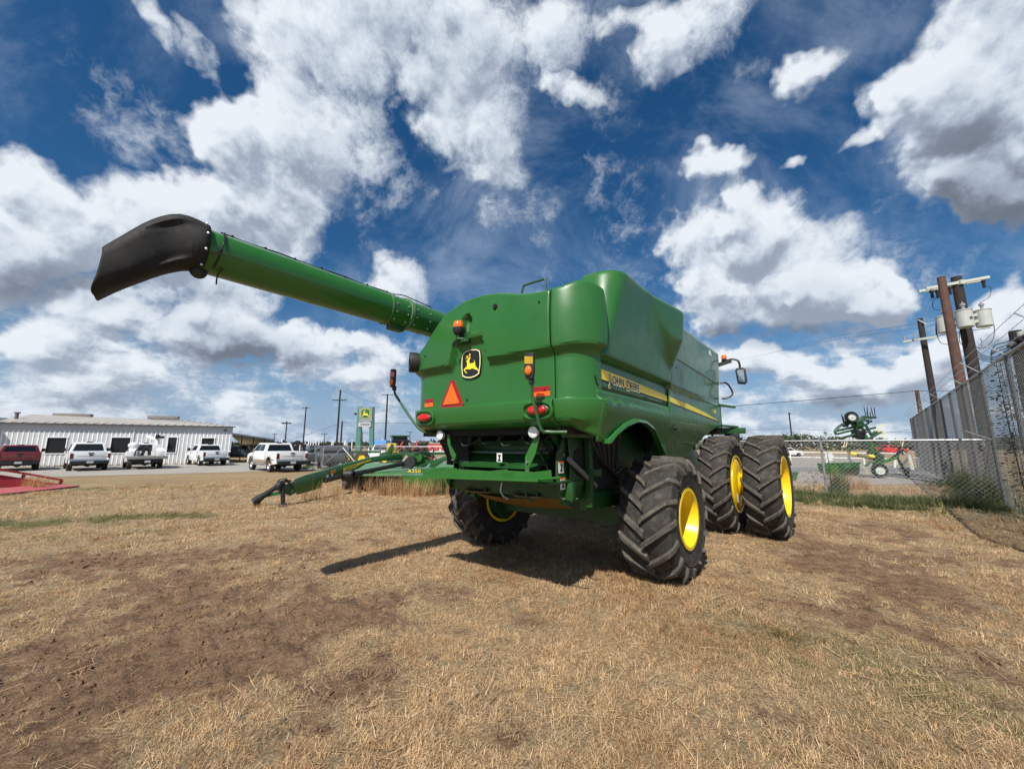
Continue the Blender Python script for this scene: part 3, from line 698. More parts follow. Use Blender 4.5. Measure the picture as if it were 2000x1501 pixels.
# side plates of the chopper
for sx in (1,):
    p = MB(); p.prism([(-2.22, 1.72), (-2.24, 1.40), (-2.16, 1.14), (-2.05, 1.11), (-1.75, 1.14), (-1.62, 1.32), (-1.45, 1.60), (-1.4, 1.95), (-2.05, 1.95)], lambda y, z, w: Vector((sx * (.95 - w), y + .45, z - .06)), .03)
    b_ = p
    for y, z in ((-2.1, 1.70), (-2.1, 1.2), (-1.95, 1.16), (-1.8, 1.17), (-1.68, 1.3), (-1.62, 1.42), (-2.05, 1.30), (-1.56, 1.55), (-1.9, 1.8)): b_.cyl((sx * .945, y + .43, z - .06), (sx * .97, y + .43, z - .06), .011, n=6, mi=1)
    p.build('chopper_side_plate', [GREENF, STEEL], CB)
for y, z in ((-2.08, 1.55), (-2.05, 1.36)):
    l_ = MB().box((0, 0, 0), (.004, .11, .13)).build('warning_label', WHITE, CB, loc=(.957, y + .36, z - .05)); MB().prism([(-.03, -.045), (.035, -.045), (.01, -.01), (.03, .03), (-.03, .04), (-.005, .0)], lambda y_, z_, w: Vector((.003 + w, y_, z_)), .002).build('pictogram', BLK, l_)
    MB().box((0.0005, 0, .06), (.004, .11, .018)).build('label_header', ORR, l_)
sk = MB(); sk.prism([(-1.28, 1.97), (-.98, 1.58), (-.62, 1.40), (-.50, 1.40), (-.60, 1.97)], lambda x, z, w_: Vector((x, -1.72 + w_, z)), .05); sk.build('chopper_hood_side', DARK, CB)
MB().lathe([(0, .001), (0, .10), (.06, .11), (.08, .07), (.08, .001)], (.93, -1.2, 1.36), 'X', 20).build('belt_pulley', BLK, CB)
# long bar / gas strut on the side
st_ = MB(); st_.bar((1.05, -1.72, 1.60), (1.05, -1.02, 1.24), .03, .045); st_.build('strut', mat('grey_strut', (.16, .16, .165), .4), CB)
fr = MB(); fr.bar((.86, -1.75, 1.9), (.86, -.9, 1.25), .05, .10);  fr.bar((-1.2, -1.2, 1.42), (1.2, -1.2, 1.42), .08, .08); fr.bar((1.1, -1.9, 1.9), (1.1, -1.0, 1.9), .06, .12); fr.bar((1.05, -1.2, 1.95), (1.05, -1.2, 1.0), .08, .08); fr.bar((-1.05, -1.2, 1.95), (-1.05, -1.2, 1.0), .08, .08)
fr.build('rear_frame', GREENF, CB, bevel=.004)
# chaff spreader pan (dull yellow) and trough
MB().grid(lambda u, v: Vector((-.70 + 1.45 * u, -1.65 + .65 * v, 1.03 + .10 * math.cos(v * 3.1) - .05 * math.sin(u * 3.14))), 14, 8).build('spreader_pan', mat('dull_yellow', (.16, .09, .012), .5, dirt=.5, dirtcol=(.15, .10, .05)), CB)
tr = MB(); tr.box((.05, -1.60, 1.22), (2.0, .08, .20)); tr.box((.0, -1.40, 1.30), (2.0, .4, .06)); tr.box((-.02, -1.83, 1.335), (2.04, .50, .03)); tr.prism([(-1.08, 1.33), (-1.0, 1.20), (-.95, 1.13), (-.95, 1.33)], lambda x, z, w_: Vector((x, -1.68 + w_, z)), .05); tr.build('chopper_trough', GREENF, CB, bevel=.01)  # thin flat panel added behind the tailboard to close a gap in the shadow
for x in (.25, .62): MB().tube(bez([(x, -1.93, 1.33), (x - .01, -1.95, 1.22), (x + .03, -1.95, 1.15), (x + .1, -1.94, 1.12)], 5), .011, 6).build('hook', STEEL if x < .4 else GREENF, CB)
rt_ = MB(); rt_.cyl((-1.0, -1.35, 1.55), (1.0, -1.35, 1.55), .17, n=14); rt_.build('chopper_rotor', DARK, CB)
# spreader discs, belt, wiring and stuck straw under the hood
for sx in (-.42, .42):
    d_ = MB().lathe([(0, .001), (0, .30), (.02, .31), (.05, .12), (.10, .08), (.11, .001)], (sx, -1.45, 1.12), 'Z', 24)
    for k in range(5): a = k * 2 * math.pi / 5; d_.bar((sx + .08 * math.cos(a), -1.45 + .08 * math.sin(a), 1.15), (sx + .30 * math.cos(a + .3), -1.45 + .30 * math.sin(a + .3), 1.15), .015, .06)
    d_.build('spreader_disc', mat('worn_steel_disc', (.12, .10, .08), .5, metal=.5, dirt=.5), CB)
for k in range(5): MB().tube(bez([(-.9 + .35 * k, -1.9, 1.93), (-.8 + .35 * k, -1.92, 1.78 - .03 * (k % 2)), (-.6 + .35 * k, -1.88, 1.80), (-.45 + .36 * k, -1.86, 1.93)], 6), .010, 5).build('wiring_loom', BLK, CB)
MB().tube(bez([(.93, -1.35, 1.47), (.94, -1.0, 1.62), (.95, -.6, 1.72), (.95, -.55, 1.60), (.94, -.95, 1.45), (.93, -1.30, 1.25)], 6), .014, 5).build('drive_belt', BLK, CB)
for z_ in (1.52, 1.66): MB().cyl((-.6, -1.62, z_), (.72, -1.62, z_), .018, n=6).build('cross_rod', STEEL, CB)
for sx in (-1, 1): MB().bar((sx * .5, -1.72, 1.93), (sx * .72, -1.62, 1.45), .05, .02).build('support_strap', GREENF, CB)
MB().tube(bez([(.6, -1.7, 1.9), (.75, -1.65, 1.7), (.9, -1.4, 1.62), (.97, -1.0, 1.66)], 6), .022, 6).build('hydraulic_hose', BLK, CB)
# small hardware on the panels
for (y, z) in ((-.3, 2.40), (.55, 2.41)): MB().box((1.50, y, z + .008), (.012, .10, .018)).build('panel_latch', BLK, CB)
for (y, z) in ((1.1, 3.05), (4.5, 3.05), (1.1, 2.62), (4.5, 2.9), (1.3, 1.8)): MB().cyl((frontx(y, z) - .01, y, z), (frontx(y, z) + .006, y, z), .014, n=8).build('panel_bolt', GREENF, CB)
for x, z in ((-.95, 3.0), (1.0, 3.35), (1.0, 2.35), (-.2, 2.33)): p_ = RYZ(x, z); MB().cyl((x, p_.y - .006, z), (x, p_.y + .02, z), .016, n=8).build('panel_bolt', BLK, CB)
# rear axle and frame beams
ax = MB(); ax.prism([(-1.22, .62), (1.22, .62), (1.25, .72), (1.22, 1.02), (.4, 1.08), (-.4, 1.08), (-1.22, 1.02), (-1.25, .72)], lambda x, z, w: Vector((x, -.13 + w, z)), .26); ax.box((0, .35, 1.0), (.5, .8, .35));
ab = ax
for x, z in [(.62 + .09 * i, .98 - .05 * j) for i in range(4) for j in range(3)]: ab.cyl((x, -.14, z), (x, -.155, z), .013, n=6, mi=1)
ax.build('rear_axle', [GREENF, STEEL], CB)
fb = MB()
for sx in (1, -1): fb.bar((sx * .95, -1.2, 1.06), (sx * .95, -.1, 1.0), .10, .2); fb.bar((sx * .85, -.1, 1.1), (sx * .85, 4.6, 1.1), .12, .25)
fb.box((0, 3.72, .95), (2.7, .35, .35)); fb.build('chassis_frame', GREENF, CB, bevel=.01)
bl = MB(); bl.grid(lambda u, v: Vector((.95 + .05 * math.sin(v * 3), -1.6 + 2.5 * u, 1.1 + .85 * v)), 6, 6); bl.build('straw_walker_side', GREENF, CB)
for k in range(6): MB().tube(bez([(1.1 + .04 * k, -1.3 + .1 * k, 1.9), (1.15, -1.1 + .1 * k, 1.6 - .05 * k), (1.0 + .05 * k, -.7 + .05 * k, 1.45), (.8, -.3, 1.2)], 6), .014, 6).build('hydraulic_hose', BLK, CB)
# unloading auger: stowed back along the left side
AX, AZ = -1.40, 3.70
au = MB(); au.lathe([(0, .225), (6.5, .225)], (AX, -4.80, AZ), 'Y', 40)
au.lathe([(0, .225), (.0, .235), (.10, .238), (.11, .226)], (AX, -4.82, AZ), 'Y', 40); cl_ = MB(); cl_.lathe([(0, .226), (0, .245), (.05, .245), (.05, .226)], (AX, -2.30, AZ), 'Y', 40); cl_.lathe([(0, .226), (0, .236), (.012, .236), (.012, .226)], (AX, -2.62, AZ), 'Y', 40); cl_.build('auger_clamp', mat('worn_green', (.10, .22, .09), .5), CB)
tr_ = MB(); tr_.box((AX - .0, -2.42, AZ - .24), (.14, .24, .10)); tr_.build('auger_latch', GREENF, CB, bevel=.03)
bo = au
for y in (-2.55, -2.36, -2.20, -1.95):
    for k in range(12):
        a = k * math.pi / 6 + .2; bo.sphere((AX + .232 * math.cos(a), y, AZ + .232 * math.sin(a)), .012, 6, 4, mi=1)
wr = [Vector((AX + .10 * math.cos(1.4), y, AZ + .245 + .006 * math.sin(y * 9))) for y in np.linspace(-4.6, -2.5, 30)]
w2 = bez([wr[-1], Vector((AX + .05, -2.35, AZ + .27)), Vector((AX + .08, -2.2, AZ + .25)), Vector((AX + .05, -1.8, AZ + .24))], 6)
cw = MB().tube(wr + w2, .008, 6)
for y in np.linspace(-4.5, -2.6, 7): cw.box((AX + .02, y, AZ + .245), (.03, .02, .025))
cw.tube(bez([(AX + .24 * math.cos(a), -4.62 + .03 * a, AZ + .24 * math.sin(a)) for a in np.linspace(1.4, -1.0, 8)], 4), .008, 6)
cw.tube(bez([(AX + .245, -4.62, AZ - .02), (AX + .26, -4.66, AZ - .07), (AX + .22, -4.70, AZ - .10)], 4), .008, 6)
cw.tube(bez([(AX + .16, -4.58, AZ - .19), (AX + .10, -4.60, AZ - .24), (AX + .08, -4.60, AZ - .30), (AX + .09, -4.6, AZ - .34)], 4), .008, 6)
cw.build('auger_cable', BLK, CB)
MB().sphere((AX + .02, -4.74, AZ - .235), 1, 14, 8, sc=(.055, .075, .075)).build('auger_end_light', BLKP, CB)
# rubber discharge boot (drooping hood, open at the end)
TOPL = [(-4.72, 3.965), (-4.82, 3.985), (-4.95, 3.985), (-5.08, 3.90), (-5.19, 3.77), (-5.28, 3.64), (-5.35, 3.52), (-5.37, 3.48)]
BOTL = [(-4.72, 3.46), (-4.80, 3.47), (-4.88, 3.43), (-4.98, 3.37), (-5.09, 3.28), (-5.22, 3.17), (-5.34, 3.06), (-5.38, 3.02)]
HW = [.252, .258, .25, .235, .23, .23, .23, .235]; DX = [0, 0, -.01, -.04, -.08, -.12, -.16, -.17]
nb = 40; vs = []; rings = TOPL
for i in range(len(TOPL)):
    (yt, zt), (yb, zb_) = TOPL[i], BOTL[i]
    for k in range(nb):
        a = 2 * math.pi * k / nb; ca, sa = math.cos(a), math.sin(a); sq = .62 if i > 3 else (.8 if i > 1 else 1.0)
        u = HW[i] * math.copysign(abs(ca) ** sq, ca); v = math.copysign(abs(sa) ** sq, sa)
        if i in (2, 3) and ca > .2 and -.6 < sa < .5: u *= .74      # dent in the near side
        if i == 4 and ca > .2 and sa < .2: u *= .93
        w = (v + 1) / 2; wob = .012 * math.sin(3 * a + 1) * (i >= 6); yo = -.04 * ca * (i >= 6)
        vs.append(Vector((AX + DX[i] + u, yb + (yt - yb) * w + wob + yo, zb_ + (zt - zb_) * w + wob)))
fs = [(i * nb + k, i * nb + (k + 1) % nb, (i + 1) * nb + (k + 1) % nb, (i + 1) * nb + k) for i in range(len(rings) - 1) for k in range(nb)]
bt = MB().add(vs, fs).build('rubber_spout', mat('black_rubber', (.020, .019, .0185), .72, var=.3, scale=6, bump=.25, bscale=20, spec=.3, dirt=.4, dirtcol=(.05, .046, .042)), CB, angle=60)
md = bt.modifiers.new('sub', 'SUBSURF'); md.levels = md.render_levels = 1; md = bt.modifiers.new('solid', 'SOLIDIFY'); md.thickness = .012
for k in range(10): a = k * math.pi / 5 + .3; au.sphere((AX + .262 * math.cos(a), -4.75, AZ + .01 + .264 * math.sin(a)), .014, 6, 4, mi=1)
au.build('auger_tube', [GREEN, STEEL], CB, angle=40)

# ---- cab, mirror arm and beacon at the front
cabp = MB(); cabp.box((0, 5.65, 2.95), (2.2, 1.7, 1.7), taper=(.95, .9)); cab = cabp.build('cab', GLASS, CB, bevel=.06)
MB().box((0, 5.7, 3.90), (2.2, 2.1, .22)).build('cab_roof', GREEN, CB, bevel=.08)
MB().box((0, 5.5, 2.1), (2.9, 1.5, .14)).build('cab_platform', BLK, CB, bevel=.02)
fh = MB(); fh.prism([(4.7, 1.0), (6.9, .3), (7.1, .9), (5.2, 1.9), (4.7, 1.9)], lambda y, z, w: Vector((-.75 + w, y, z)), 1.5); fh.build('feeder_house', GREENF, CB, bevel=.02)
mi_ = MB(); mi_.bar((1.25, 5.3, 3.82), (1.48, 5.55, 3.85), .10, .10); mi_.bar((1.45, 5.55, 3.84), (1.78, 5.6, 3.93), .07, .09); mi_.tube(bez([(1.55, 5.6, 3.92), (1.78, 5.6, 3.97), (1.92, 5.6, 3.92), (1.955, 5.6, 3.82), (1.96, 5.6, 3.72)], 6), .026, 8); mi_.build('mirror_arm', BLK, CB)
MB().prism([(-.11, -.20), (.05, -.23), (.11, -.16), (.09, .18), (.03, .22), (-.11, .21), (-.14, .15)], lambda u, v, w: Vector((1.985 + u, 5.58 + w, 3.51 + v)), .07).build('mirror_housing', BLKP, CB, bevel=.02)
MB().prism([(-.085, -.15), (.055, -.17), (.045, .15), (-.10, .15)], lambda u, v, w: Vector((1.99 + u, 5.565 + w, 3.51 + v)), .01).build('mirror_glass', mat('mirror_glass', (.5, .55, .6), .05, metal=1.0), CB)
MB().lathe([(0, .06), (.05, .062), (.052, .05)], (1.62, 5.58, 3.95), 'Z', 14).build('beacon_base', BLK, CB)
MB().lathe([(0, .062), (.07, .064), (.10, .05), (.105, .001)], (1.62, 5.58, 3.998), 'Z', 14).build('beacon_lens', AMB, CB)
MB().tube(bez([(1.6, 4.85, 3.26), (1.72, 4.9, 3.26), (1.80, 5.0, 3.12), (1.82, 5.0, 2.98), (1.72, 4.95, 2.90), (1.60, 4.9, 2.88)], 5), .022, 8).build('door_handrail', BLK, CB)
pf = MB(); pf.bar((1.55, 4.85, 2.72), (1.55, 4.85, 2.1), .03, .03); pf.bar((1.55, 4.75, 2.72), (1.85, 5.0, 2.66), .06, .05); pf.bar((1.55, 4.75, 2.22), (1.85, 5.1, 2.19), .08, .05); pf.bar((1.4, 4.9, 2.11), (2.0, 5.15, 2.10), .10, .14); pf.build('step_bracket', GREENF, CB, bevel=.006)
MB().box((1.72, 5.1, 1.93), (.30, .2, .24)).build('battery_box', BLK, CB, bevel=.02)
MB().tube([(1.35, 4.75, 2.1), (1.35, 4.75, 1.3)], .025, 8).build('ladder_post', BLK, CB)

# ------------------------------------------------------------------ ground: one sheet to the horizon
def vnoise(x, y, seed=0):
    xi = np.floor(x).astype(np.int64); yi = np.floor(y).astype(np.int64); fx = x - xi; fy = y - yi
    fx = fx * fx * (3 - 2 * fx); fy = fy * fy * (3 - 2 * fy)
    def h(a, b):
        n = (a * 374761393 + b * 668265263 + seed * 144665 + 12345) & 0x7fffffff; n = ((n ^ (n >> 13)) * 1274126177) & 0x7fffffff
        return ((n ^ (n >> 16)) & 0xffff) / 65535.0
    return (h(xi, yi) * (1 - fx) + h(xi + 1, yi) * fx) * (1 - fy) + (h(xi, yi + 1) * (1 - fx) + h(xi + 1, yi + 1) * fx) * fy
def fbm(x, y, oct=4, seed=0, g=.5):
    a = 1; t = 0; n = 0
    for i in range(oct): t = t + a * vnoise(x * 2 ** i + 17.3 * i, y * 2 ** i - 9.1 * i, seed + i); n += a; a *= g
    return t / n
def blob(x, y, cx, cy, rx, ry, rot=0):
    c, s = math.cos(R(rot)), math.sin(R(rot)); u = ((x - cx) * c + (y - cy) * s) / rx; v = (-(x - cx) * s + (y - cy) * c) / ry
    return np.exp(-(u * u + v * v))
def straw_mask(x, y):
    m = .86 + 0 * x
    m -= .80 * blob(x, y, -2.9, 2.9, 1.35, 1.5, 30) + .62 * blob(x, y, -4.9, 4.4, 2.2, 1.5, 20) + .70 * blob(x, y, -2.0, 4.2, 1.5, .50, 35) + .6 * blob(x, y, -1.15, 3.15, .42, .95, -28)
    m -= .62 * blob(x, y, 4.9, 6.3, 1.6, 1.5, 40) + .40 * blob(x, y, 4.0, 4.4, 1.6, .6, 20) + .5 * blob(x, y, 7.2, 7.8, 2.2, 1.6, 40)
    m -= .45 * blob(x, y, -6.5, 6.2, 4.2, 1.1, 12) + .40 * blob(x, y, -4.5, 9.6, 5, .9, 8) + .35 * blob(x, y, -12, 13.5, 6, .9, 12) + .35 * blob(x, y, -3.2, 7.2, 1.8, .6, 20)
    m += (fbm(x * 1.1, y * 1.1, 4, 3) - .5) * 1.2 + (fbm(x * 4.5, y * 4.5, 3, 8) - .5) * 1.1
    return np.clip(m, 0, 1)
def green_mask(x, y):
    g = .85 * blob(x, y, -10.3, 9.3, 2.9, .9, 18) + .5 * blob(x, y, -8.6, 7.9, 2.0, .5, 15) + .55 * blob(x, y, -18, 15.5, 5, 1.6, 20) + .34 * blob(x, y, 3.0, 2.9, 1.3, 1.1, 30) + .20 * blob(x, y, 1.3, 2.3, 1.3, .5, 0) + .30 * blob(x, y, 2.2, 4.0, 1.0, .5, 0)
    d = np.abs((x - 12.2) * .67 + (y - 12.2) * .74)                         # strip along the low fence
    g += 1.0 * np.exp(-(d / .9) ** 2) * (np.abs((x - 12) * .74 - (y - 12) * .67) < 4.5) + .5 * blob(x, y, 10.2, 11.2, 3.5, 1.0, -42)
    g *= np.clip(2.4 * fbm(x * 1.7, y * 1.7, 4, 21) - .35, 0, 2)
    return np.clip(g, 0, 1)
def gheight(x, y):
    r = np.sqrt(x * x + y * y); k = np.clip((16 - r) / 8, 0, 1)
    st = straw_mask(x, y)
    h = (fbm(x * .8, y * .8, 3, 5) - .5) * .07 + (fbm(x * 6, y * 6, 3, 9) - .5) * .050 * (1.4 - st) + (fbm(x * 22, y * 22, 2, 31) - .5) * .030 * (1.3 - st)
    # wheel ruts in the bare soil
    return h * k * np.clip((r - .3) / 1, 0, 1)
nr = 460; rads = .25 * (6000 / .25) ** (np.linspace(0, 1, nr) ** 1.25)
angs = np.concatenate([np.linspace(-68, 68, 620), np.linspace(68, 292, 60)[1:-1]]); na = len(angs)
Rg, Ag = np.meshgrid(rads, np.radians(angs), indexing='ij'); GX = (Rg * np.sin(Ag)).ravel(); GY = (Rg * np.cos(Ag)).ravel()
GZ = gheight(GX, GY)
# the pressed hollows under the wheels stay below the tyres
verts = np.column_stack([GX, GY, GZ]); verts = np.vstack([verts, [[0, 0, 0]]])
ii, jj = np.meshgrid(np.arange(nr - 1), np.arange(na), indexing='ij'); a = (ii * na + jj).ravel(); b = (ii * na + (jj + 1) % na).ravel()
quads = np.column_stack([a, b, b + na, a + na])
me = bpy.data.meshes.new('ground')
me.vertices.add(len(verts)); me.vertices.foreach_set('co', verts.ravel())
tri0 = [(j, (j + 1) % na, nr * na) for j in range(na)]
nl = quads.size + 3 * len(tri0)
me.loops.add(nl); me.loops.foreach_set('vertex_index', np.concatenate([quads[:, ::-1].ravel(), np.array([(t[0], t[2], t[1]) for t in tri0]).ravel()]))
me.polygons.add(len(quads) + len(tri0)); st_ = np.concatenate([np.arange(len(quads)) * 4, len(quads) * 4 + np.arange(len(tri0)) * 3])
me.polygons.foreach_set('loop_start', st_); me.update(calc_edges=True); me.validate()
me.polygons.foreach_set('use_smooth', [True] * len(me.polygons))
for nm, fn_ in (('straw', straw_mask), ('green', green_mask)):
    at_ = me.attributes.new(nm, 'FLOAT', 'POINT'); at_.data.foreach_set('value', fn_(verts[:, 0], verts[:, 1]).astype(np.float32))
gm = bpy.data.materials.new('dry_ground'); gm.use_nodes = True; t = gm.node_tree; t.nodes.clear(); G = NG(t)
b = G.n('ShaderNodeBsdfPrincipled'); o = G.n('ShaderNodeOutputMaterial'); G.link(b.outputs[0], o.inputs[0])
tc = G.n('ShaderNodeTexCoord').outputs['Object']
sa = G.n('ShaderNodeAttribute', attribute_name='straw').outputs['Fac']; ga = G.n('ShaderNodeAttribute', attribute_name='green').outputs['Fac']
n1 = G.noise(tc, 5.0, 8, .65).outputs['Fac']; n2 = G.noise(tc, 38.0, 6, .7).outputs['Fac']; n3 = G.noise(tc, .22, 5, .6).outputs['Fac']
soil = G.mix(G.ss(n1, .3, .7), (.110, .058, .031, 1), (.32, .19, .105, 1)); soil = G.mix(G.ss(n2, .35, .7, 0, .5), soil, (.36, .26, .18, 1))
thatch = G.mix(G.ss(n2, .30, .68), (.17, .12, .07, 1), (.56, .42, .25, 1)); thatch = G.mix(G.ss(n1, .35, .75, 0, .6), thatch, (.33, .235, .13, 1))
far = G.mix(G.ss(n3, .35, .65), (.30, .215, .115, 1), (.40, .31, .17, 1))
mp = G.n('ShaderNodeMapping'); G.link(tc, mp.inputs[0]); mp.inputs[3].default_value = (.35, 1.6, 1)
fs_ = G.noise(mp.outputs[0], 1.3, 7, .7).outputs['Fac']; far = G.mix(G.ss(fs_, .38, .62, 0, .75), far, (.225, .150, .085, 1)); 
col = G.mix(G.ss(G.m('ADD', sa, G.m('MULTIPLY', G.m('SUBTRACT', n2, .5), .8)), .25, .6), soil, thatch)
cd = G.n('ShaderNodeNewGeometry').outputs['Position']; dist = G.vm('LENGTH', cd)
col = G.mix(G.ss(dist, 12.0, 26.0, 0, .8), col, far)
grn = G.mix(n2, (.05, .075, .02, 1), (.15, .165, .055, 1)); col = G.mix(G.m('MULTIPLY', G.ss(ga, .2, .8), .75), col, grn)
G.link(col, b.inputs['Base Color']); b.inputs['Roughness'].default_value = .95; b.inputs['Specular IOR Level'].default_value = .15
bn = G.n('ShaderNodeBump'); bn.inputs['Strength'].default_value = 1.0; bn.inputs['Distance'].default_value = .045
G.link(G.m('ADD', G.noise(tc, 28, 8, .75).outputs['Fac'], G.m('MULTIPLY', G.noise(tc, 6, 4, .6).outputs['Fac'], 1.5)), bn.inputs['Height']); G.link(bn.outputs[0], b.inputs['Normal'])
me.materials.append(gm); ground = bpy.data.objects.new('ground', me); COL.objects.link(ground); tag(ground, kind='structure')

# ------------------------------------------------------------------ grass
def blade_mat(name, cols, rough=.7, transl=.25):
    m = bpy.data.materials.new(name); m.use_nodes = True; t = m.node_tree; t.nodes.clear(); G = NG(t)
    b = G.n('ShaderNodeBsdfPrincipled'); o = G.n('ShaderNodeOutputMaterial')
    bl = G.n('ShaderNodeAttribute', attribute_name='bl').outputs['Fac']
    rn = G.n('ShaderNodeObjectInfo').outputs['Random']; gr = G.n('ShaderNodeAttribute', attribute_name='green', attribute_type='INSTANCER').outputs['Fac']
    v = G.m('FRACT', G.m('ADD', bl, G.m('MULTIPLY', rn, 3.7)))
    r = G.n('ShaderNodeValToRGB'); G.link(v, r.inputs[0]); e = r.color_ramp; n = len(cols)
    e.elements[0].color = (*cols[0], 1); e.elements[1].color = (*cols[-1], 1); e.elements[1].position = 1
    for i, c in enumerate(cols[1:-1]): q = e.elements.new((i + 1) / (n - 1)); q.color = (*c, 1)
    g2 = G.mix(bl, (.045, .085, .018, 1), (.17, .20, .06, 1))
    col = G.mix(gr, r.outputs[0], g2)
    tone = G.ss(rn, 0, 1, .75, 1.2, 'LINEAR'); col = G.vm('SCALE', col, scale=tone)
    wr = G.n('ShaderNodeAttribute', attribute_name='wear', attribute_type='INSTANCER').outputs['Fac']; col = G.mix(wr, col, G.mix(1.0, col, (.68, .58, .50, 1), 'MULTIPLY'))
    G.link(col, b.inputs['Base Color']); b.inputs['Roughness'].default_value = rough; b.inputs['Specular IOR Level'].default_value = .25
    tr = G.n('ShaderNodeBsdfTranslucent'); G.link(col, tr.inputs[0]); mx = G.n('ShaderNodeMixShader'); mx.inputs[0].default_value = transl
    G.link(b.outputs[0], mx.inputs[1]); G.link(tr.outputs[0], mx.inputs[2]); G.link(mx.outputs[0], o.inputs[0])
    return m
STRAWM = blade_mat('straw_blades', [(.67, .45, .24), (.86, .63, .37), (.42, .26, .14), (.76, .52, .28), (.22, .135, .075), (.92, .71, .44)])
TALLM = blade_mat('tall_dry_blades', [(.52, .28, .12), (.62, .40, .20), (.42, .23, .10), (.55, .42, .24)])
WEEDM = blade_mat('weed_blades', [(.07, .11, .035), (.13, .17, .06), (.05, .085, .03), (.22, .20, .09), (.10, .13, .05)])
def blades_mesh(name, n, spread, L, w, lean, m, seg=3, curl=1.0, seed=0, up=.0):
    r = random.Random(seed); vs = []; fs = []; bl = []
    for i in range(n):
        a = r.uniform(0, 6.283); d = spread * math.sqrt(r.random()); x = d * math.cos(a); y = d * math.sin(a)
        az = r.uniform(0, 6.283); ln = r.uniform(*L); le = r.uniform(*lean); ww = w * r.uniform(.6, 1.3); z = 0.0
        tilt = le; p = Vector((x, y, up * r.random())); c = r.random(); side = Vector((-math.sin(az), math.cos(az), 0)); cv = r.uniform(-.5, .9) * curl; yaw = r.uniform(-.5, .5) * curl
        o = len(vs)
        for k in range(seg + 1):
            wk = ww * (1 - .85 * (k / seg) ** 2); side = Vector((-math.sin(az), math.cos(az), 0))
            vs += [p - side * wk / 2, p + side * wk / 2]; bl += [c, c]
            if k < seg:
                q = Vector((math.cos(az) * math.sin(tilt), math.sin(az) * math.sin(tilt), math.cos(tilt))) * (ln / seg); p = p + q
                if p.z < .003: p.z = .003
                tilt += cv / seg * 1.3; az += yaw / seg
        fs += [(o + 2 * k, o + 2 * k + 1, o + 2 * k + 3, o + 2 * k + 2) for k in range(seg)]
    me = bpy.data.meshes.new(name); me.from_pydata([tuple(v) for v in vs], [], fs); me.materials.append(m)
    at_ = me.attributes.new('bl', 'FLOAT', 'POINT'); at_.data.foreach_set('value', bl); return me
def instancer(name, src, P, rot, scl, idx, green, parent_tags, wear=None):
    coll = bpy.data.collections.new(name + '_sources')
    for i, me_ in enumerate(src):
        o = bpy.data.objects.new('%s_source_%02d' % (name, i), me_); coll.objects.link(o)
    me = bpy.data.meshes.new(name); me.vertices.add(len(P)); me.vertices.foreach_set('co', P.astype(np.float32).ravel())
    for nm, ty, dat in (('rot', 'FLOAT_VECTOR', rot), ('scl', 'FLOAT', scl), ('idx', 'INT', idx), ('green', 'FLOAT', green), ('wear', 'FLOAT', np.zeros(len(P), np.float32) if wear is None else wear)):
        at_ = me.attributes.new(nm, ty, 'POINT'); at_.data.foreach_set('vector' if ty == 'FLOAT_VECTOR' else 'value', np.ascontiguousarray(dat).ravel())
    o = bpy.data.objects.new(name, me); COL.objects.link(o)
    ng = bpy.data.node_groups.new(name + '_scatter', 'GeometryNodeTree')
    ng.interface.new_socket('Geometry', in_out='INPUT', socket_type='NodeSocketGeometry'); ng.interface.new_socket('Geometry', in_out='OUTPUT', socket_type='NodeSocketGeometry')
    N = ng.nodes; gi = N.new('NodeGroupInput'); go = N.new('NodeGroupOutput'); ip = N.new('GeometryNodeInstanceOnPoints'); ci = N.new('GeometryNodeCollectionInfo')
    ci.inputs['Collection'].default_value = coll; ci.inputs['Separate Children'].default_value = True; ci.inputs['Reset Children'].default_value = True
    def na_(nm, ty):
        n = N.new('GeometryNodeInputNamedAttribute'); n.data_type = ty; n.inputs['Name'].default_value = nm; return n.outputs['Attribute']
    Lk = ng.links.new; Lk(gi.outputs[0], ip.inputs['Points']); Lk(ci.outputs[0], ip.inputs['Instance']); ip.inputs['Pick Instance'].default_value = True
    Lk(na_('idx', 'INT'), ip.inputs['Instance Index']); Lk(na_('rot', 'FLOAT_VECTOR'), ip.inputs['Rotation']); Lk(na_('scl', 'FLOAT'), ip.inputs['Scale']); Lk(ip.outputs[0], go.inputs[0])
    md = o.modifiers.new('scatter', 'NODES'); md.node_group = ng
    o['kind'] = 'stuff'
    for k, v in parent_tags.items(): o[k] = v
    return o
src = [blades_mesh('tuft', 30, .055, (.022, .058), .0031, (.75, 1.52), STRAWM, 3, 1.5, s) for s in range(6)] + \
      [blades_mesh('tuft', 20, .045, (.03, .07), .0031, (.35, 1.2), STRAWM, 3, 1.6, 20 + s) for s in range(3)] + \
      [blades_mesh('stalks', 5, .08, (.10, .22), .0040, (1.42, 1.56), STRAWM, 3, .25, 40 + s, up=.02) for s in range(3)]
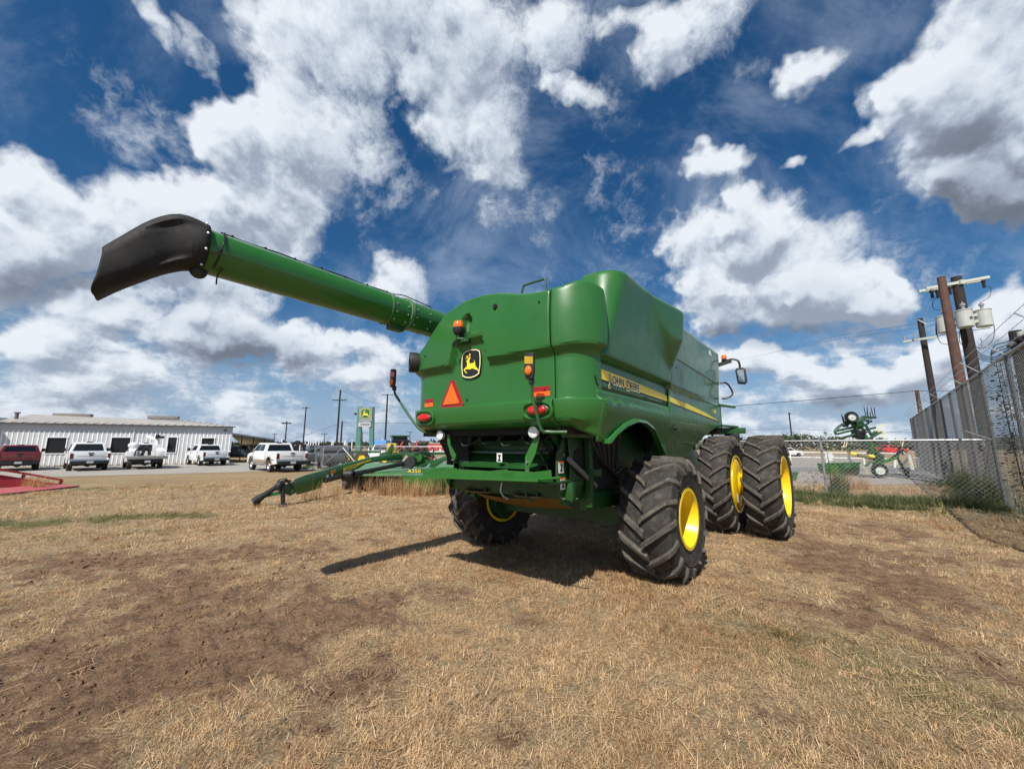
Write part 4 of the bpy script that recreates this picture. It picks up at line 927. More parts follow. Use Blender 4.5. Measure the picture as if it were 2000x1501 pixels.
def scatter_grass():
    Ps = []; Ss = []; Is = []
    def ring(r0, r1, dens, sc):
        a0, a1 = R(-60), R(60); area = (a1 - a0) / 2 * (r1 * r1 - r0 * r0); n = int(area * dens)
        r = np.sqrt(rng.uniform(r0 * r0, r1 * r1, n)); a = rng.uniform(a0, a1, n); x = r * np.sin(a); y = r * np.cos(a)
        st = straw_mask(x, y); keep = rng.uniform(0, 1, n) < np.clip((st - .16) * 1.8, .20, 1.0)
        x, y, st = x[keep], y[keep], st[keep]; n = len(x)
        Ps.append(np.column_stack([x, y, gheight(x, y) - .002])); Ss.append(sc * rng.uniform(.65, 1.25, n) * (.62 + .5 * st) * (.75 + .5 * fbm(x * 2.3, y * 2.3, 3, 51)))
        u = rng.uniform(0, 1, n); idx = np.where(u < .70, rng.integers(0, 6, n), np.where(u < .93, rng.integers(6, 9, n), rng.integers(9, 12, n)))
        bare = (st < .3) & (rng.uniform(0, 1, n) < .55); idx = np.where(bare, rng.integers(9, 12, n), idx); Is.append(idx)
    ring(.9, 2.6, 900, .85); ring(2.6, 4.5, 620, 1.0); ring(4.5, 8, 260, 1.25); ring(8, 14, 75, 1.8); ring(14, 24, 16, 2.7)
    P = np.vstack(Ps); S = np.concatenate(Ss); I = np.concatenate(Is); n = len(P)
    rot = np.column_stack([rng.uniform(-.15, .15, n), rng.uniform(-.15, .15, n), rng.uniform(0, 6.283, n)]).astype(np.float32)
    g = green_mask(P[:, 0], P[:, 1]); gg = np.clip((.25 + g) * (rng.uniform(0, 1, n) < g * 1.25 + .015), 0, .8)
    # keep clear of wheels? blades pressed flat under the tyres stay hidden by them
    instancer('dry_grass', src, P, rot, S.astype(np.float32), I.astype(np.int32), gg.astype(np.float32), {}, np.clip((fbm(P[:, 0] * 1.3, P[:, 1] * 1.3, 5, 91, .62) - .45) * 2.8 + rng.uniform(-.25, .25, n) + .25 * (1 - straw_mask(P[:, 0], P[:, 1])), 0, 1).astype(np.float32))
    print('grass tufts', n)
scatter_grass()

# clods of soil thrown up on the bare patches
def clod_mesh(seed):
    r = random.Random(seed); bm = bmesh.new(); bmesh.ops.create_icosphere(bm, subdivisions=2, radius=.012)
    for v in bm.verts: v.co *= r.uniform(.65, 1.25); v.co.z *= .7
    me = bpy.data.meshes.new('clod'); bm.to_mesh(me); bm.free(); me.materials.append(CLOD); return me
CLOD = mat('soil_clod', (.17, .105, .065), .95, var=.4, scale=30, spec=.1)
def scatter_clods():
    n = 26000; r = np.sqrt(rng.uniform(1.0, 9.5 ** 2, n)); a = rng.uniform(R(-60), R(60), n); x = r * np.sin(a); y = r * np.cos(a)
    keep = (straw_mask(x, y) < rng.uniform(.1, .6, n)) & (fbm(x * 2.1, y * 2.1, 3, 66) > rng.uniform(.35, .62, n)); x, y = x[keep], y[keep]; n = len(x)
    cl = fbm(x * 3, y * 3, 3, 77); s_ = (rng.uniform(0, 1, n) ** 4 * 1.9 + .20) * (.5 + cl)
    rot = rng.uniform(0, 6.28, (n, 3)).astype(np.float32)
    instancer('soil_clods', [clod_mesh(i) for i in range(5)], np.column_stack([x, y, gheight(x, y)]), rot, s_.astype(np.float32), rng.integers(0, 5, n).astype(np.int32), np.zeros(n, np.float32), {})
scatter_clods()
# taller growth: dead stalks round the mower, green weeds along the fences
def patch(name, m, spots, L, n_bl, w, lean, dens_scale=1.0, green=0.0):
    src_ = [blades_mesh(name, n_bl, .10, L, w, lean, m, 4, .8, 60 + s) for s in range(5)]; P = []; 
    for (x, y, rx, ry, rot, n) in spots:
        n = int(n * dens_scale); u = rng.normal(0, .5, n) * rx; v = rng.normal(0, .5, n) * ry; c, s_ = math.cos(R(rot)), math.sin(R(rot)); P.append(np.column_stack([x + u * c - v * s_, y + u * s_ + v * c, np.zeros(n)]))
    P = np.vstack(P); n = len(P); P[:, 2] = gheight(P[:, 0], P[:, 1]) - .01
    instancer(name, src_, P, np.column_stack([np.zeros(n), np.zeros(n), rng.uniform(0, 6.28, n)]).astype(np.float32), rng.uniform(.5, 1.15, n).astype(np.float32), rng.integers(0, 5, n).astype(np.int32), np.full(n, green, np.float32), {})
g_ = lambda px, py: gp(px, py)
a_ = g_(760, 966); b_ = g_(820, 968); c_ = g_(700, 962); d_ = g_(875, 962)
patch('tall_dry_grass', TALLM, [(a_.x, a_.y, .7, .3, 0, 52), (b_.x, b_.y, .8, .35, 0, 46), (c_.x + .4, c_.y, .9, .3, 0, 18), (d_.x, d_.y, .7, .3, 0, 18), (g_(640, 975).x, g_(640, 975).y, 1.4, .4, 0, 16), (g_(75, 955).x, g_(75, 955).y, .5, .3, 0, 22), (g_(1655, 955).x, g_(1655, 955).y, .7, .3, -40, 50)], (.20, .80), 20, .008, (.05, .5))
low = [(10.2 + .75 * k, 14.2 - .70 * k, .5, .3, -42, 34) for k in range(5)]
patch('green_weeds', WEEDM, [(g_(840, 965).x + .3, g_(840, 965).y, .45, .25, 0, 50), (g_(905, 965).x, g_(905, 965).y, .6, .3, 0, 50), (g_(1640, 960).x, g_(1640, 960).y, .35, .3, 0, 60), (g_(1690, 990).x, g_(1690, 990).y, 1.3, .3, -30, 100), (g_(1760, 985).x, g_(1760, 985).y, 1.2, .35, -35, 90), (g_(1850, 985).x, g_(1850, 985).y, 1.0, .4, -35, 110), (15.5, 13.3, 1.6, .5, 47, 130), (13.6, 11.3, .8, .3, 40, 90), (19.5, 17.6, 2.0, .6, 47, 110), (g_(1575, 978).x, g_(1575, 978).y, .6, .3, -20, 50), (-16.0, 30.5, 1.5, .5, -50, 50), (-12.5, 28.4, 1.6, .3, -10, 50), (-36, 33.6, 6, .35, 27, 70), (-29.5, 37.8, 3.0, .3, 27, 70)] + low, (.10, .40), 26, .010, (.2, 1.0))
patch('tall_weeds', WEEDM, [(g_(1640, 962).x, g_(1640, 962).y, .2, .2, 0, 16), (14.4, 12.0, 1.1, .35, 47, 46), (16.8, 14.6, 1.1, .3, 47, 30), (g_(845, 962).x + .3, g_(845, 962).y, .3, .2, 0, 14)], (.5, 1.1), 22, .013, (.05, .5))

# ------------------------------------------------------------------ roads and yards
def sheet(name, pts, z, m, kind='structure'):
    me = bpy.data.meshes.new(name); me.from_pydata([(p[0], p[1], z) for p in pts], [], [tuple(range(len(pts)))]); me.materials.append(m)
    o = bpy.data.objects.new(name, me); COL.objects.link(o); tag(o, kind=kind); return o
CALICHE = mat('caliche_gravel', (.34, .315, .28), .95, var=.18, scale=.8, dirt=.35, dirtcol=(.30, .25, .19), bump=.6, bscale=12, spec=.1)
GRAVEL = mat('lot_gravel', (.30, .275, .245), .95, var=.22, scale=1.6, dirt=.5, dirtcol=(.25, .21, .15), bump=.8, bscale=15, spec=.1)
ASPH = mat('worn_asphalt', (.20, .20, .205), .9, var=.15, scale=.5, dirt=.3, dirtcol=(.32, .29, .25), spec=.15)
sheet('driveway', [(-70, 4), (-24.6, 22.6), (-18.2, 26.0), (-13.5, 28.8), (-9, 31), (8, 36), (8, 60), (-24, 60), (-27.2, 39.4), (-43, 30.2), (-75, 14)], .012, CALICHE)
sheet('lot', [(9.5, 16.6), (20.5, 18.5), (33, 31), (38, 42), (60, 70), (2, 70), (2, 30)], .010, GRAVEL)
sheet('asphalt_lane', [(3, 27), (30, 26.3), (34, 31), (3, 33)], .016, ASPH)
sheet('highway', [(-300, 118), (400, 60), (400, 67), (-300, 126)], .02, ASPH)

# ------------------------------------------------------------------ metal building
SID = mat('white_steel_siding', (.50, .52, .54), .45, var=.06, scale=.6, dirt=.25, dirtcol=(.42, .40, .34))
TRIM = mat('white_trim', (.78, .78, .76), .5); ROOFM = mat('tan_metal_roof', (.46, .42, .37), .5, metal=.2, var=.1, scale=.4)
BR = Vector((-28.5, 39.5, 0)); U = Vector((-.886, -.463, 0)); NA = Vector((-.463, .886, 0))   # along the wall (to the left), away
BLD = thing('metal_building', 'long low white ribbed metal workshop with tan hipped roof behind the parked pickups', 'building', BR, 0)
def bw(u, d, z): p = U * u + NA * d; return Vector((p.x, p.y, z))
def wallfn(d): return lambda u, z, w: bw(u, d + w, z)
LW, EH = 16.4, 3.62
w = MB(); wins = [(1.2, 3.3, 1.0, 2.45), (5.6, 7.4, 1.0, 2.5), (9.7, 11.6, 1.0, 2.45), (13.2, 15.0, 1.0, 2.45)]
# window columns from photo directions
def ucol(px):
    r_ = ray(px, 880); k = r_.x / r_.y
    return (BR.x - k * BR.y) / (k * U.y - U.x)
wins = [(ucol(417), ucol(391), 1.15, 2.5), (ucol(344), ucol(325), 1.05, 2.55), (ucol(253), ucol(214), 1.05, 2.5), (ucol(128), ucol(88), 1.05, 2.45)]
edges = [0]
for a, b_, z0, z1 in wins: edges += [a, b_]
edges.append(LW)
def wq(a, b_, z0, z1): w.add([bw(a, 0, z0), bw(b_, 0, z0), bw(b_, 0, z1), bw(a, 0, z1)], [(0, 1, 2, 3)])
for i in range(len(edges) - 1):
    a, b_ = edges[i], edges[i + 1]
    if i % 2 == 0: wq(a, b_, 0, EH)
    else: z0, z1 = wins[(i - 1) // 2][2:]; wq(a, b_, 0, z0); wq(a, b_, z1, EH)
# ribs of the siding
u = .15
while u < LW:
    segs = [(0, EH - .55)]
    for a, b_, z0, z1 in wins:
        if a - .02 < u < b_ + .02: segs = [(0, z0), (z1, EH - .55)]
    for z0, z1 in segs:
        o = len(w.v); w.add([bw(u - .06, 0, z0), bw(u - .03, -.028, z0), bw(u + .03, -.028, z0), bw(u + .06, 0, z0), bw(u - .06, 0, z1), bw(u - .03, -.028, z1), bw(u + .03, -.028, z1), bw(u + .06, 0, z1)], [(0, 1, 5, 4), (1, 2, 6, 5), (2, 3, 7, 6), (4, 5, 6, 7)], 1)
    u += .305
w.add([bw(0, 0, 0), bw(4.3, 11, 0), bw(4.3, 11, EH), bw(0, 0, EH)], [(0, 1, 2, 3)]); w.add([bw(LW, 0, 0), bw(LW, 11, 0), bw(LW, 11, EH), bw(LW, 0, EH)], [(3, 2, 1, 0)]); w.add([bw(4.3, 11, 0), bw(LW, 11, 0), bw(LW, 11, EH), bw(4.3, 11, EH)], [(0, 1, 2, 3)])
w.build('wall', [SID, TRIM], BLD, angle=20)
f_ = MB(); f_.box(bw(LW / 2, -.03, EH - .27), (LW, .06, .54), rot=(0, 0, math.atan2(U.y, U.x))); f_.build('fascia_panel', SID, BLD)
for a, b_, z0, z1 in wins:
    fr = MB(); M_ = math.atan2(U.y, U.x)
    for zz in (z0, z1): fr.box(bw((a + b_) / 2, -.03, zz), (b_ - a + .12, .08, .07), rot=(0, 0, M_))
    for uu in (a, b_): fr.box(bw(uu, -.031, (z0 + z1) / 2), (.07, .079, z1 - z0), rot=(0, 0, M_))
    fo_ = fr.build('window', TRIM, BLD); MB().add([bw(a, .05, z0), bw(b_, .05, z0), bw(b_, .05, z1), bw(a, .05, z1)], [(0, 1, 2, 3)]).build('pane', GLASS, fo_)
r_ = MB(); RZ = 4.42
e0 = [bw(-.25, -.35, EH + .02), bw(LW + .2, -.35, EH + .02), bw(LW + .2, 11.3, EH + .02), bw(4.2, 11.3, EH + .02)]; r0, r1 = bw(4.9, 5.4, RZ), bw(LW + .2, 5.4, RZ + .25)
r_.add(e0 + [r0, r1], [(0, 1, 5, 4), (1, 2, 5), (2, 3, 4, 5), (3, 0, 4)])
for k in range(26):
    uu = .3 + k * .62; t0 = bw(uu, -.35, EH + .05); q_ = max(0, min(1, uu / 4.6)); t1 = bw(max(uu, .3), -.35 + 5.75 * q_, EH + .05 + (RZ - EH) * q_); r_.bar(t0, t1, .05, .05)
r_.build('roof', ROOFM, BLD, angle=20)
g_ = MB(); g_.bar(bw(-.25, -.37, EH - .02), bw(LW + .2, -.37, EH - .02), .08, .10); g_.build('gutter', mat('dark_gutter', (.05, .05, .05), .6), BLD)
for (pa, pb, py) in ((75, 153, 809), (270, 333, 817)):
    a, b_ = ucol(pa) * 1.08 + .6, ucol(pb) * 1.08 + .6
    MB().box(bw((a + b_) / 2, 5.4, RZ + .26), (abs(a - b_), .7, .32), rot=(0, 0, math.atan2(U.y, U.x))).build('ridge_vent', mat('vent_metal', (.22, .20, .18), .6), BLD, bevel=.02)
MB().cyl(bw(16.0, 2.0, 3.8), bw(16.0, 2.0, 4.55), .12, n=10).cyl(bw(16.0, 2.0, 4.55), bw(16.0, 2.0, 4.65), .2, n=10).build('flue_pipe', mat('rusty_flue', (.16, .12, .10), .7), BLD)
wl = MB(); wl.box(bw(.6, -.09, 3.25), (.25, .12, .12), rot=(0, 0, math.atan2(U.y, U.x))); wl.build('wall_lamp', BLK, BLD)
ds = MB(); ds.box(bw(7.5, -.05, 1.75), (.07, .07, 3.4), rot=(0, 0, math.atan2(U.y, U.x))); ds.build('downpipe', TRIM, BLD)
wg = MB(); wg.box(bw(LW + 3.3, 3.0, 1.95), (6, 8, 3.9), rot=(0, 0, math.atan2(U.y, U.x))); wg.box(bw(LW + 3.3, 3.0, 4.0), (6.4, 8.4, .22), rot=(0, 0, math.atan2(U.y, U.x)))
for k in range(18): wg.box(bw(LW + .4 + k * .305, -1.02, 1.7), (.05, .05, 3.4), rot=(0, 0, math.atan2(U.y, U.x)))
wg.build('side_wing', mat('cream_siding', (.66, .65, .56), .5), BLD)
# open shed off the building's end
SH = thing('open_shed', 'low open shed roof on posts beside the right end of the white metal building', 'shed', (-26, 44, 0))
o_ = Vector((-26, 44, 0)); P1, P2, P3, P4 = at(449, 844, 40.0), at(537, 857, 46), at(531, 864, 60), at(470, 865, 58)
s_ = MB(); q = [p - o_ for p in (P1, P2, P3, P4)]; s_.add(q + [p - Vector((0, 0, .16)) for p in q], [(0, 1, 2, 3), (7, 6, 5, 4), (0, 4, 5, 1), (1, 5, 6, 2), (2, 6, 7, 3), (3, 7, 4, 0)]); s_.build('roof', mat('shed_roof', (.42, .42, .42), .5, metal=.3), SH)
for t_ in (.25, .5, .75, .98):
    p = q[0].lerp(q[1], t_); pp = q[3].lerp(q[2], t_)
    MB().cyl((p.x, p.y, p.z - .1), (p.x, p.y, 0), .05, n=6).build('post', BLK, SH); MB().cyl((pp.x, pp.y, pp.z - .1), (pp.x, pp.y, 0), .05, n=6).build('post', BLK, SH)

# ------------------------------------------------------------------ pickups (origin under the rear axle, +Y forward)
def pickup(name, label, cat, loc, a, paint, L=5.8, H=1.92, crew=False, cladding=None, service=False, lift=0.0, group='pickups parked by the metal building', rimm=None, wb=3.75):
    T = thing(name, label, cat, (loc[0], loc[1], 0), R(a), group)
    rimm = rimm or mat('alloy_rim', (.55, .55, .56), .3, metal=.8); w = .97; gz = .42 + lift; wr = .40 + lift * .4; yr, yf = -1.25, L - 1.25
    def prof(pts, x0, x1, nm, m, bev=.03):
        return MB().prism(pts, lambda y, z, q_: Vector((x0 + q_, y, z)), x1 - x0).build(nm, m, T, bevel=bev)
    def arch(yc, r, z0): return [(yc + r * math.cos(t), z0 + r * .95 * math.sin(t)) for t in np.linspace(math.pi, 0, 9)]
    rr = wr + .09; zt = 1.30 + lift
    if not service:
        low = [(yr, gz + .08)] + [(y, z) for y, z in arch(0, rr, gz + .02)] + [(y, z) for y, z in arch(wb, rr, gz + .02)] + [(yf - .05, gz + .05), (yf, gz + .3), (yf - .05, zt - .25), (yf - .5, zt - .14), (2.9, zt - .03), (2.7, zt + .0), (.95, zt + .0), (.95, zt - .55), (yr + .06, zt - .55)]
        prof(low, -w, w, 'body', paint, .035)
        for sx in (-1, 1): prof([(yr, zt - .6), (1.0, zt - .6), (1.0, zt), (yr, zt - .01)], sx * w - (.06 if sx > 0 else 0), sx * w + (.06 if sx < 0 else 0), 'bed_side', paint, .02)
        tg = MB().box((0, yr + .02, zt - .27), (1.60, .07, .54)).build('tailgate', paint, T, bevel=.02)
        MB().box((0, yr - .025, zt - .12), (.26, .03, .07)).build('handle', BLK, tg); MB().box((0, yr - .02, zt - .30), (1.35, .012, .012)).build('crease', mat('shadow_crease', (.3, .3, .3), .5), tg)
        MB().box((0, yr - .03, zt - .25), (.16, .02, .09)).build('badge', BLK if not crew else STEEL, tg)
        for sx in (-1, 1): MB().box((sx * .885, yr - .005, zt - .30), (.15, .06, .36)).build('tail_light', mat('dark_red_lamp', (.11, .008, .010), .2, coat=.5), T, bevel=.015)
        MB().box((0, yr - .12, gz + .14), (1.85, .2, .2)).build('rear_bumper', BLK if paint is not CREWP else BLK, T, bevel=.03)
    else:
        prof([(.9, gz + .1)] + arch(wb, rr, gz + .02) + [(yf - .05, gz + .05), (yf, gz + .3), (yf - .05, zt - .25), (yf - .5, zt - .14), (2.9, zt), (.9, zt)], -w, w, 'body', paint, .035)
        BED = mat('steel_bed', (.30, .29, .26), .5, metal=.4, dirt=.4)
        MB().box((0, -.15, .92), (2.2, 2.2, .08)).box((0, -1.28, .84), (2.25, .12, .16)).build('flat_bed', BED, T, bevel=.01)
        for sx in (-1, 1):
            MB().prism([(-.6, .95), (.85, .95), (.85, 1.55), (-.2, 1.55), (-.6, 1.35)], lambda y, z, q_: Vector((sx * .98 - q_ * sx, y, z)), .42).build('tool_locker', paint, T, bevel=.02)
        MB().box((.55, .1, 1.55), (.5, .5, .55)).cyl((.55, .1, 1.7), (.55, .1, 2.25), .12, n=10).bar((.55, .1, 2.2), (-.05, .5, 2.45), .18, .2).build('service_crane', paint, T, bevel=.02)
        MB().box((.62, -.1, 2.38), (.5, .4, .18)).sphere((.5, -.05, 2.5), .12).build('crane_winch', BLK, T)
        MB().sphere((-.75, .1, 1.75), .33, 14, 10, sc=(1, .8, .75)).build('air_tank', paint, T)
        ms = MB(); ms.tube(bez([(-.7, -.6, 1.0), (-.6, -.55, 1.45), (-.3, -.5, 1.5), (-.2, -.55, 1.1)], 5), .05, 6); ms.tube(bez([(-.2, .3, 1.0), (-.1, .3, 1.5), (.1, .2, 1.55), (.2, .2, 1.0)], 5), .10, 8); ms.build('hose_reel', BLK, T)
        MB().box((0, -.9, .62), (1.7, .4, .22)).build('rear_chassis', BLK, T)
    # cab
    c0 = .98; c1 = 3.15 if not crew else 3.5; 
    if crew: c0 = 1.02
    zt2 = zt - .02
    cabm = MB(); ys = (c0, c0 + .16, c1 - .62, c1 + .12); vs = []
    for (y, z, wx) in ((c0, zt2, w - .03), (c0 + .20, H + lift, w - .20), (c1 - .75, H + lift + .01, w - .20), (c1 + .12, zt2, w - .04)): vs += [(-wx, y, z), (wx, y, z)]
    cabm.add(vs, [(0, 1, 3, 2), (2, 3, 5, 4), (4, 5, 7, 6), (0, 2, 4, 6), (7, 5, 3, 1), (0, 6, 7, 1)]); cabo = cabm.build('cab', paint, T, bevel=.05)
    def lerpq(i, j, t): a_ = Vector(vs[i]); b_ = Vector(vs[j]); return a_.lerp(b_, t)
    # rear window
    A, B, C_, D_ = Vector(vs[0]), Vector(vs[1]), Vector(vs[3]), Vector(vs[2])
    def bil(s, t): return A.lerp(B, s).lerp(D_.lerp(C_, s), t) + Vector((0, -.012, .004))
    MB().add([bil(.08, .06), bil(.92, .06), bil(.90, .80), bil(.10, .80)], [(0, 1, 2, 3)]).build('rear_window', GLASS, T)
    for sx, (i0, i1, i2, i3) in ((-1, (0, 2, 4, 6)), (1, (1, 3, 5, 7))):
        a0, a1, a2, a3 = (Vector(vs[k]) for k in (i0, i1, i2, i3))
        def sd(s, t): return a0.lerp(a3, s).lerp(a1.lerp(a2, s), t) + Vector((sx * .012, 0, 0))
        if crew:
            MB().add([sd(.07, .08), sd(.45, .08), sd(.46, .82), sd(.09, .82)], [(0, 1, 2, 3)]).build('side_window', GLASS, T)
            MB().add([sd(.49, .08), sd(.90, .08), sd(.92, .80), sd(.50, .82)], [(0, 1, 2, 3)]).build('side_window', GLASS, T)
        else: MB().add([sd(.12, .08), sd(.88, .08), sd(.90, .80), sd(.14, .80)], [(0, 1, 2, 3)]).build('side_window', GLASS, T)
        MB().box((sx * (w + .17), c1 - .35, zt + .10), (.20, .10, .24)).bar((sx * (w - .04), c1 - .35, zt + .04), (sx * (w + .1), c1 - .35, zt + .06), .04, .04).build('side_mirror', BLK, T, bevel=.01)
    MB().prism([(c1 - .70, H + lift - .03), (c1 + .08, zt + .05), (c1 + .10, zt + .05), (c1 - .68, H + lift - .03)], lambda y, z, q_: Vector((-.72 + q_, y + .01, z)), 1.44).build('windscreen', GLASS, T)
    MB().box((0, c0 + .22, H + lift + .005), (.30, .08, .05)).build('brake_light', BLK, T)
    # undercarriage
    MB().box((0, 1.8, gz + .02), (.9, L - 1.0, .16)).cyl((-.8, 0, wr), (.8, 0, wr), .07, n=8).sphere((0, 0, wr), .17, 10, 6).build('chassis', BLK, T)
    MB().box((0, yr - .2, gz + .0), (.12, .3, .10)).build('tow_hitch', BLK, T)
    MB().box((0, yr - .225, gz + .16), (.32, .012, .15)).build('licence_plate', mat('plate_grey', (.5, .5, .5), .5), T)
    if cladding:
        for sx in (-1, 1): MB().box((sx * (w + .004), 1.88, gz + .18), (.03, 2.45, .26)).build('lower_cladding', cladding, T, bevel=.008)
        for sx in (-1, 1):
            for yc in (0, wb): MB().tube([(sx * (w + .01), yc + (rr + .03) * math.cos(t), gz + .02 + (rr + .03) * .95 * math.sin(t)) for t in np.linspace(0, math.pi, 12)], .035, 6).build('fender_flare', cladding, T)
        for sx in (-1, 1): MB().bar((sx * (w + .05), .75, gz - .02), (sx * (w + .05), 3.0, gz - .02), .12, .05).build('side_step', STEEL, T)
    wt = MB(); wt.lathe([(-.11, wr - .17), (-.13, wr - .10), (-.13, wr - .04), (-.10, wr), (.10, wr), (.13, wr - .04), (.13, wr - .10), (.11, wr - .17)], (0, 0, 0), 'X', 28)
    rm = MB(); rm.lathe([(.10, wr - .16), (.07, wr - .19), (.03, wr - .22), (.05, .12), (.08, .10), (.085, .001)], (0, 0, 0), 'X', 20)
    w0 = wt.build('tyre', TYRE, T); r0_ = rm.build('rim', rimm, w0); first = True
    for sx in (-1, 1):
        for yc in (0, wb):
            w_ = w0 if first else copy_tree(w0); first = False; w_.location = (sx * (w - .12), yc, wr); w_.rotation_euler = (0, 0, 0 if sx > 0 else math.pi)
    return T
WP = mat('white_car_paint', (.80, .81, .82), .25, coat=.6, var=.02, dirt=.06, dirtcol=(.5, .45, .38)); CREWP = mat('white_truck_paint', (.82, .83, .84), .22, coat=.7, var=.02, dirt=.05, dirtcol=(.5, .45, .38))
REDP = mat('dark_red_car_paint', (.16, .010, .016), .28, coat=.6, var=.04); TAN = mat('tan_cladding', (.26, .21, .16), .5)
def ax_from_rear(x, y, a, d=1.25): return (x - d * math.sin(R(a)), y + d * math.cos(R(a)))
pickup('pickup_truck', 'dark red pickup seen from behind at the left edge beside the white building', 'pickup', ax_from_rear(-33.9, 26.9, 52), 52, REDP, H=1.78)
pickup('pickup_truck', 'white single cab pickup with black tow mirrors between red pickup and service truck', 'pickup', ax_from_rear(-29.2, 27.1, 51), 51, WP, H=1.95, lift=.04)
pickup('service_truck', 'white service truck with flat bed, tool lockers and small crane on back', 'service truck', ax_from_rear(-27.0, 29.0, 48), 48, WP, H=1.95, service=True)
pickup('pickup_truck', 'white pickup parked at the right corner of the metal building', 'pickup', ax_from_rear(-25.6, 33.9, 51), 51, WP, H=1.85)
pickup('pickup_truck', 'white crew cab pickup with tan lower cladding, nearest of the parked trucks', 'pickup', ax_from_rear(-14.6, 26.0, 50), 50, CREWP, H=1.86, crew=True, cladding=TAN, lift=.06, L=5.7, wb=3.45)

# ------------------------------------------------------------------ red trailer ramp at the left edge
RR_ = mat('red_trailer_paint', (.30, .012, .022), .45, var=.2, dirt=.25, dirtcol=(.25, .12, .08)); RRL = mat('faded_red_ramp', (.42, .085, .09), .55, var=.15, scale=1.5)
TRL = thing('trailer', 'red low trailer with railed dovetail and ramp lying on the grass, left edge', 'trailer', (-20, 16.5, 0))
def T_(px, py, z): return gp(px, py, z) - Vector((-20, 16.5, 0))
t0 = MB(); a = [T_(155, 950, .02), T_(0, 967, .02), T_(-160, 984, .02), T_(-160, 962, .05), T_(0, 955.5, .05), T_(85, 948, .04)]
t0.add(a + [p + Vector((0, 0, .05)) for p in a], [(0, 1, 2, 3, 4, 5), (11, 10, 9, 8, 7, 6)] + [(i, i + 6, (i + 1) % 6 + 6, (i + 1) % 6) for i in range(6)]); t0.build('ramp', RRL, TRL)
t1 = MB(); h0 = gp(-160, 962); 
def V_(px, py, Y): return at(px, py, Y) - Vector((-20, 16.5, 0))
pl = [V_(117, 945.5, 17.9), V_(-160, 962, 15.0), V_(-160, 905, 15.0), V_(0, 927, 16.5), V_(50, 935, 17.1)]
t1.add(pl + [p + Vector((-.04, .08, 0)) for p in pl], [(0, 1, 2, 3, 4), (9, 8, 7, 6, 5)] + [(i, i + 5, (i + 1) % 5 + 5, (i + 1) % 5) for i in range(5)]); t1.build('side_beam', RR_, TRL)
rl = MB(); rl.bar(V_(121, 937, 18.0), V_(50, 924.5, 17.2), .09, .09); rl.bar(V_(50, 924.5, 17.2), V_(-160, 890, 15.0), .09, .09); rl.build('rail', RR_, TRL)
for (p0, p1, Y) in (((121, 937), (117, 945), 18.0), ((48, 924), (43.5, 935), 17.2), ((-60, 905), (-62, 920), 16.0)): MB().bar(V_(*p0, Y), V_(*p1, Y), .08, .08, up=(1, 0, 0)).build('rail_post', RR_, TRL)

# ------------------------------------------------------------------ poles and wires
WOOD = mat('creosote_wood', (.028, .021, .018), .85, var=.35, scale=5, bump=.5, bscale=25); WOODR = mat('red_brown_wood', (.105, .055, .040), .85, var=.3, scale=5, bump=.5, bscale=25)
GREYA = mat('painted_crossarm', (.48, .52, .46), .6, var=.12); PORC = mat('grey_porcelain', (.30, .30, .31), .3)
def pole(px, py_top, Y, px_b, r, label, m=WOOD, arms=(), name='utility_pole', group='utility poles', ins=True):
    tp = at(px, py_top, Y); x = tp.x
    P = thing(name, label, 'utility pole', (x, Y, 0), 0, group)
    MB().tube([(0, 0, -.2), (0, 0, tp.z * .5), (0, 0, tp.z)], [r * 1.12, r, r * .84], 10).build('shaft', m, P)
    for (dz, L, ang, rr) in arms:
        dx, dy = math.cos(R(ang)) * L / 2, math.sin(R(ang)) * L / 2; z = tp.z - dz
        MB().bar((-dx, -dy - r, z), (dx, dy - r, z), rr, rr * 1.3).build('crossarm', WOOD, P)
        if ins:
            for t_ in (-.9, -.45, .45, .9): MB().cyl((dx * t_, dy * t_ - r, z + rr * .6), (dx * t_, dy * t_ - r, z + rr * .6 + .16), .045, n=6).build('insulator', PORC, P)
    return P, Vector((x, Y, tp.z))
def wire(name, label, pts, r, par=None, tags=True, sag=0.0):
    P = []
    for a, b_ in zip(pts, pts[1:]):
        a, b_ = Vector(a), Vector(b_)
        for k in range(12): t_ = k / 12; P.append(a.lerp(b_, t_) - Vector((0, 0, sag * 4 * t_ * (1 - t_))))
    P.append(Vector(pts[-1])); o = MB().tube(P, r, 5).build(name, BLK, par)
    if tags: tag(o, label, 'wire', 'overhead wires')
    return o
pA = pole(598, 794, 110, 0, .19, 'dark leaning pole with small crossarm, left of the tallest pole and dealer sign', arms=((.4, 2.2, 0, .12),))
pB = pole(665, 761, 95, 0, .22, 'tallest dark pole just left of the dealer sign, two crossarms', arms=((2.6, 3.4, 0, .16), (.4, .9, 20, .10)))
pC = pole(668.5, 822, 94, 0, .20, 'bare stub pole close against the tallest pole', arms=())
pD = pole(757, 769, 90, 0, .20, 'dark pole between the dealer sign and the combine', arms=((.25, 2.6, 15, .10),))
pE = pole(560.5, 822, 90, 0, .14, 'short lamp pole with a flat crossarm behind the crew cab pickup', arms=((.5, 2.2, 0, .22),), ins=False)
pF = pole(537, 846, 130, 0, .13, 'small far pole just right of the open shed roof', arms=((.2, 1.8, 0, .12),), ins=False)
pG = pole(634.5, 846, 140, 0, .13, 'small far pole above the round dark bush', arms=((.2, 2.2, 0, .12),), ins=False)
pH = pole(708.5, 843, 140, 0, .13, 'thin far pole seen between the legs of the dealer sign', arms=(), ins=False)
pI = pole(801, 842.5, 140, 0, .13, 'small far pole between the left marker arm and the tractor', arms=((.2, 2.2, 0, .12),), ins=False)
wire('overhead_wire', 'long wire rising from the left behind the crew cab to the tallest pole', [at(560, 862, 120), at(663, 827, 95)], .035)
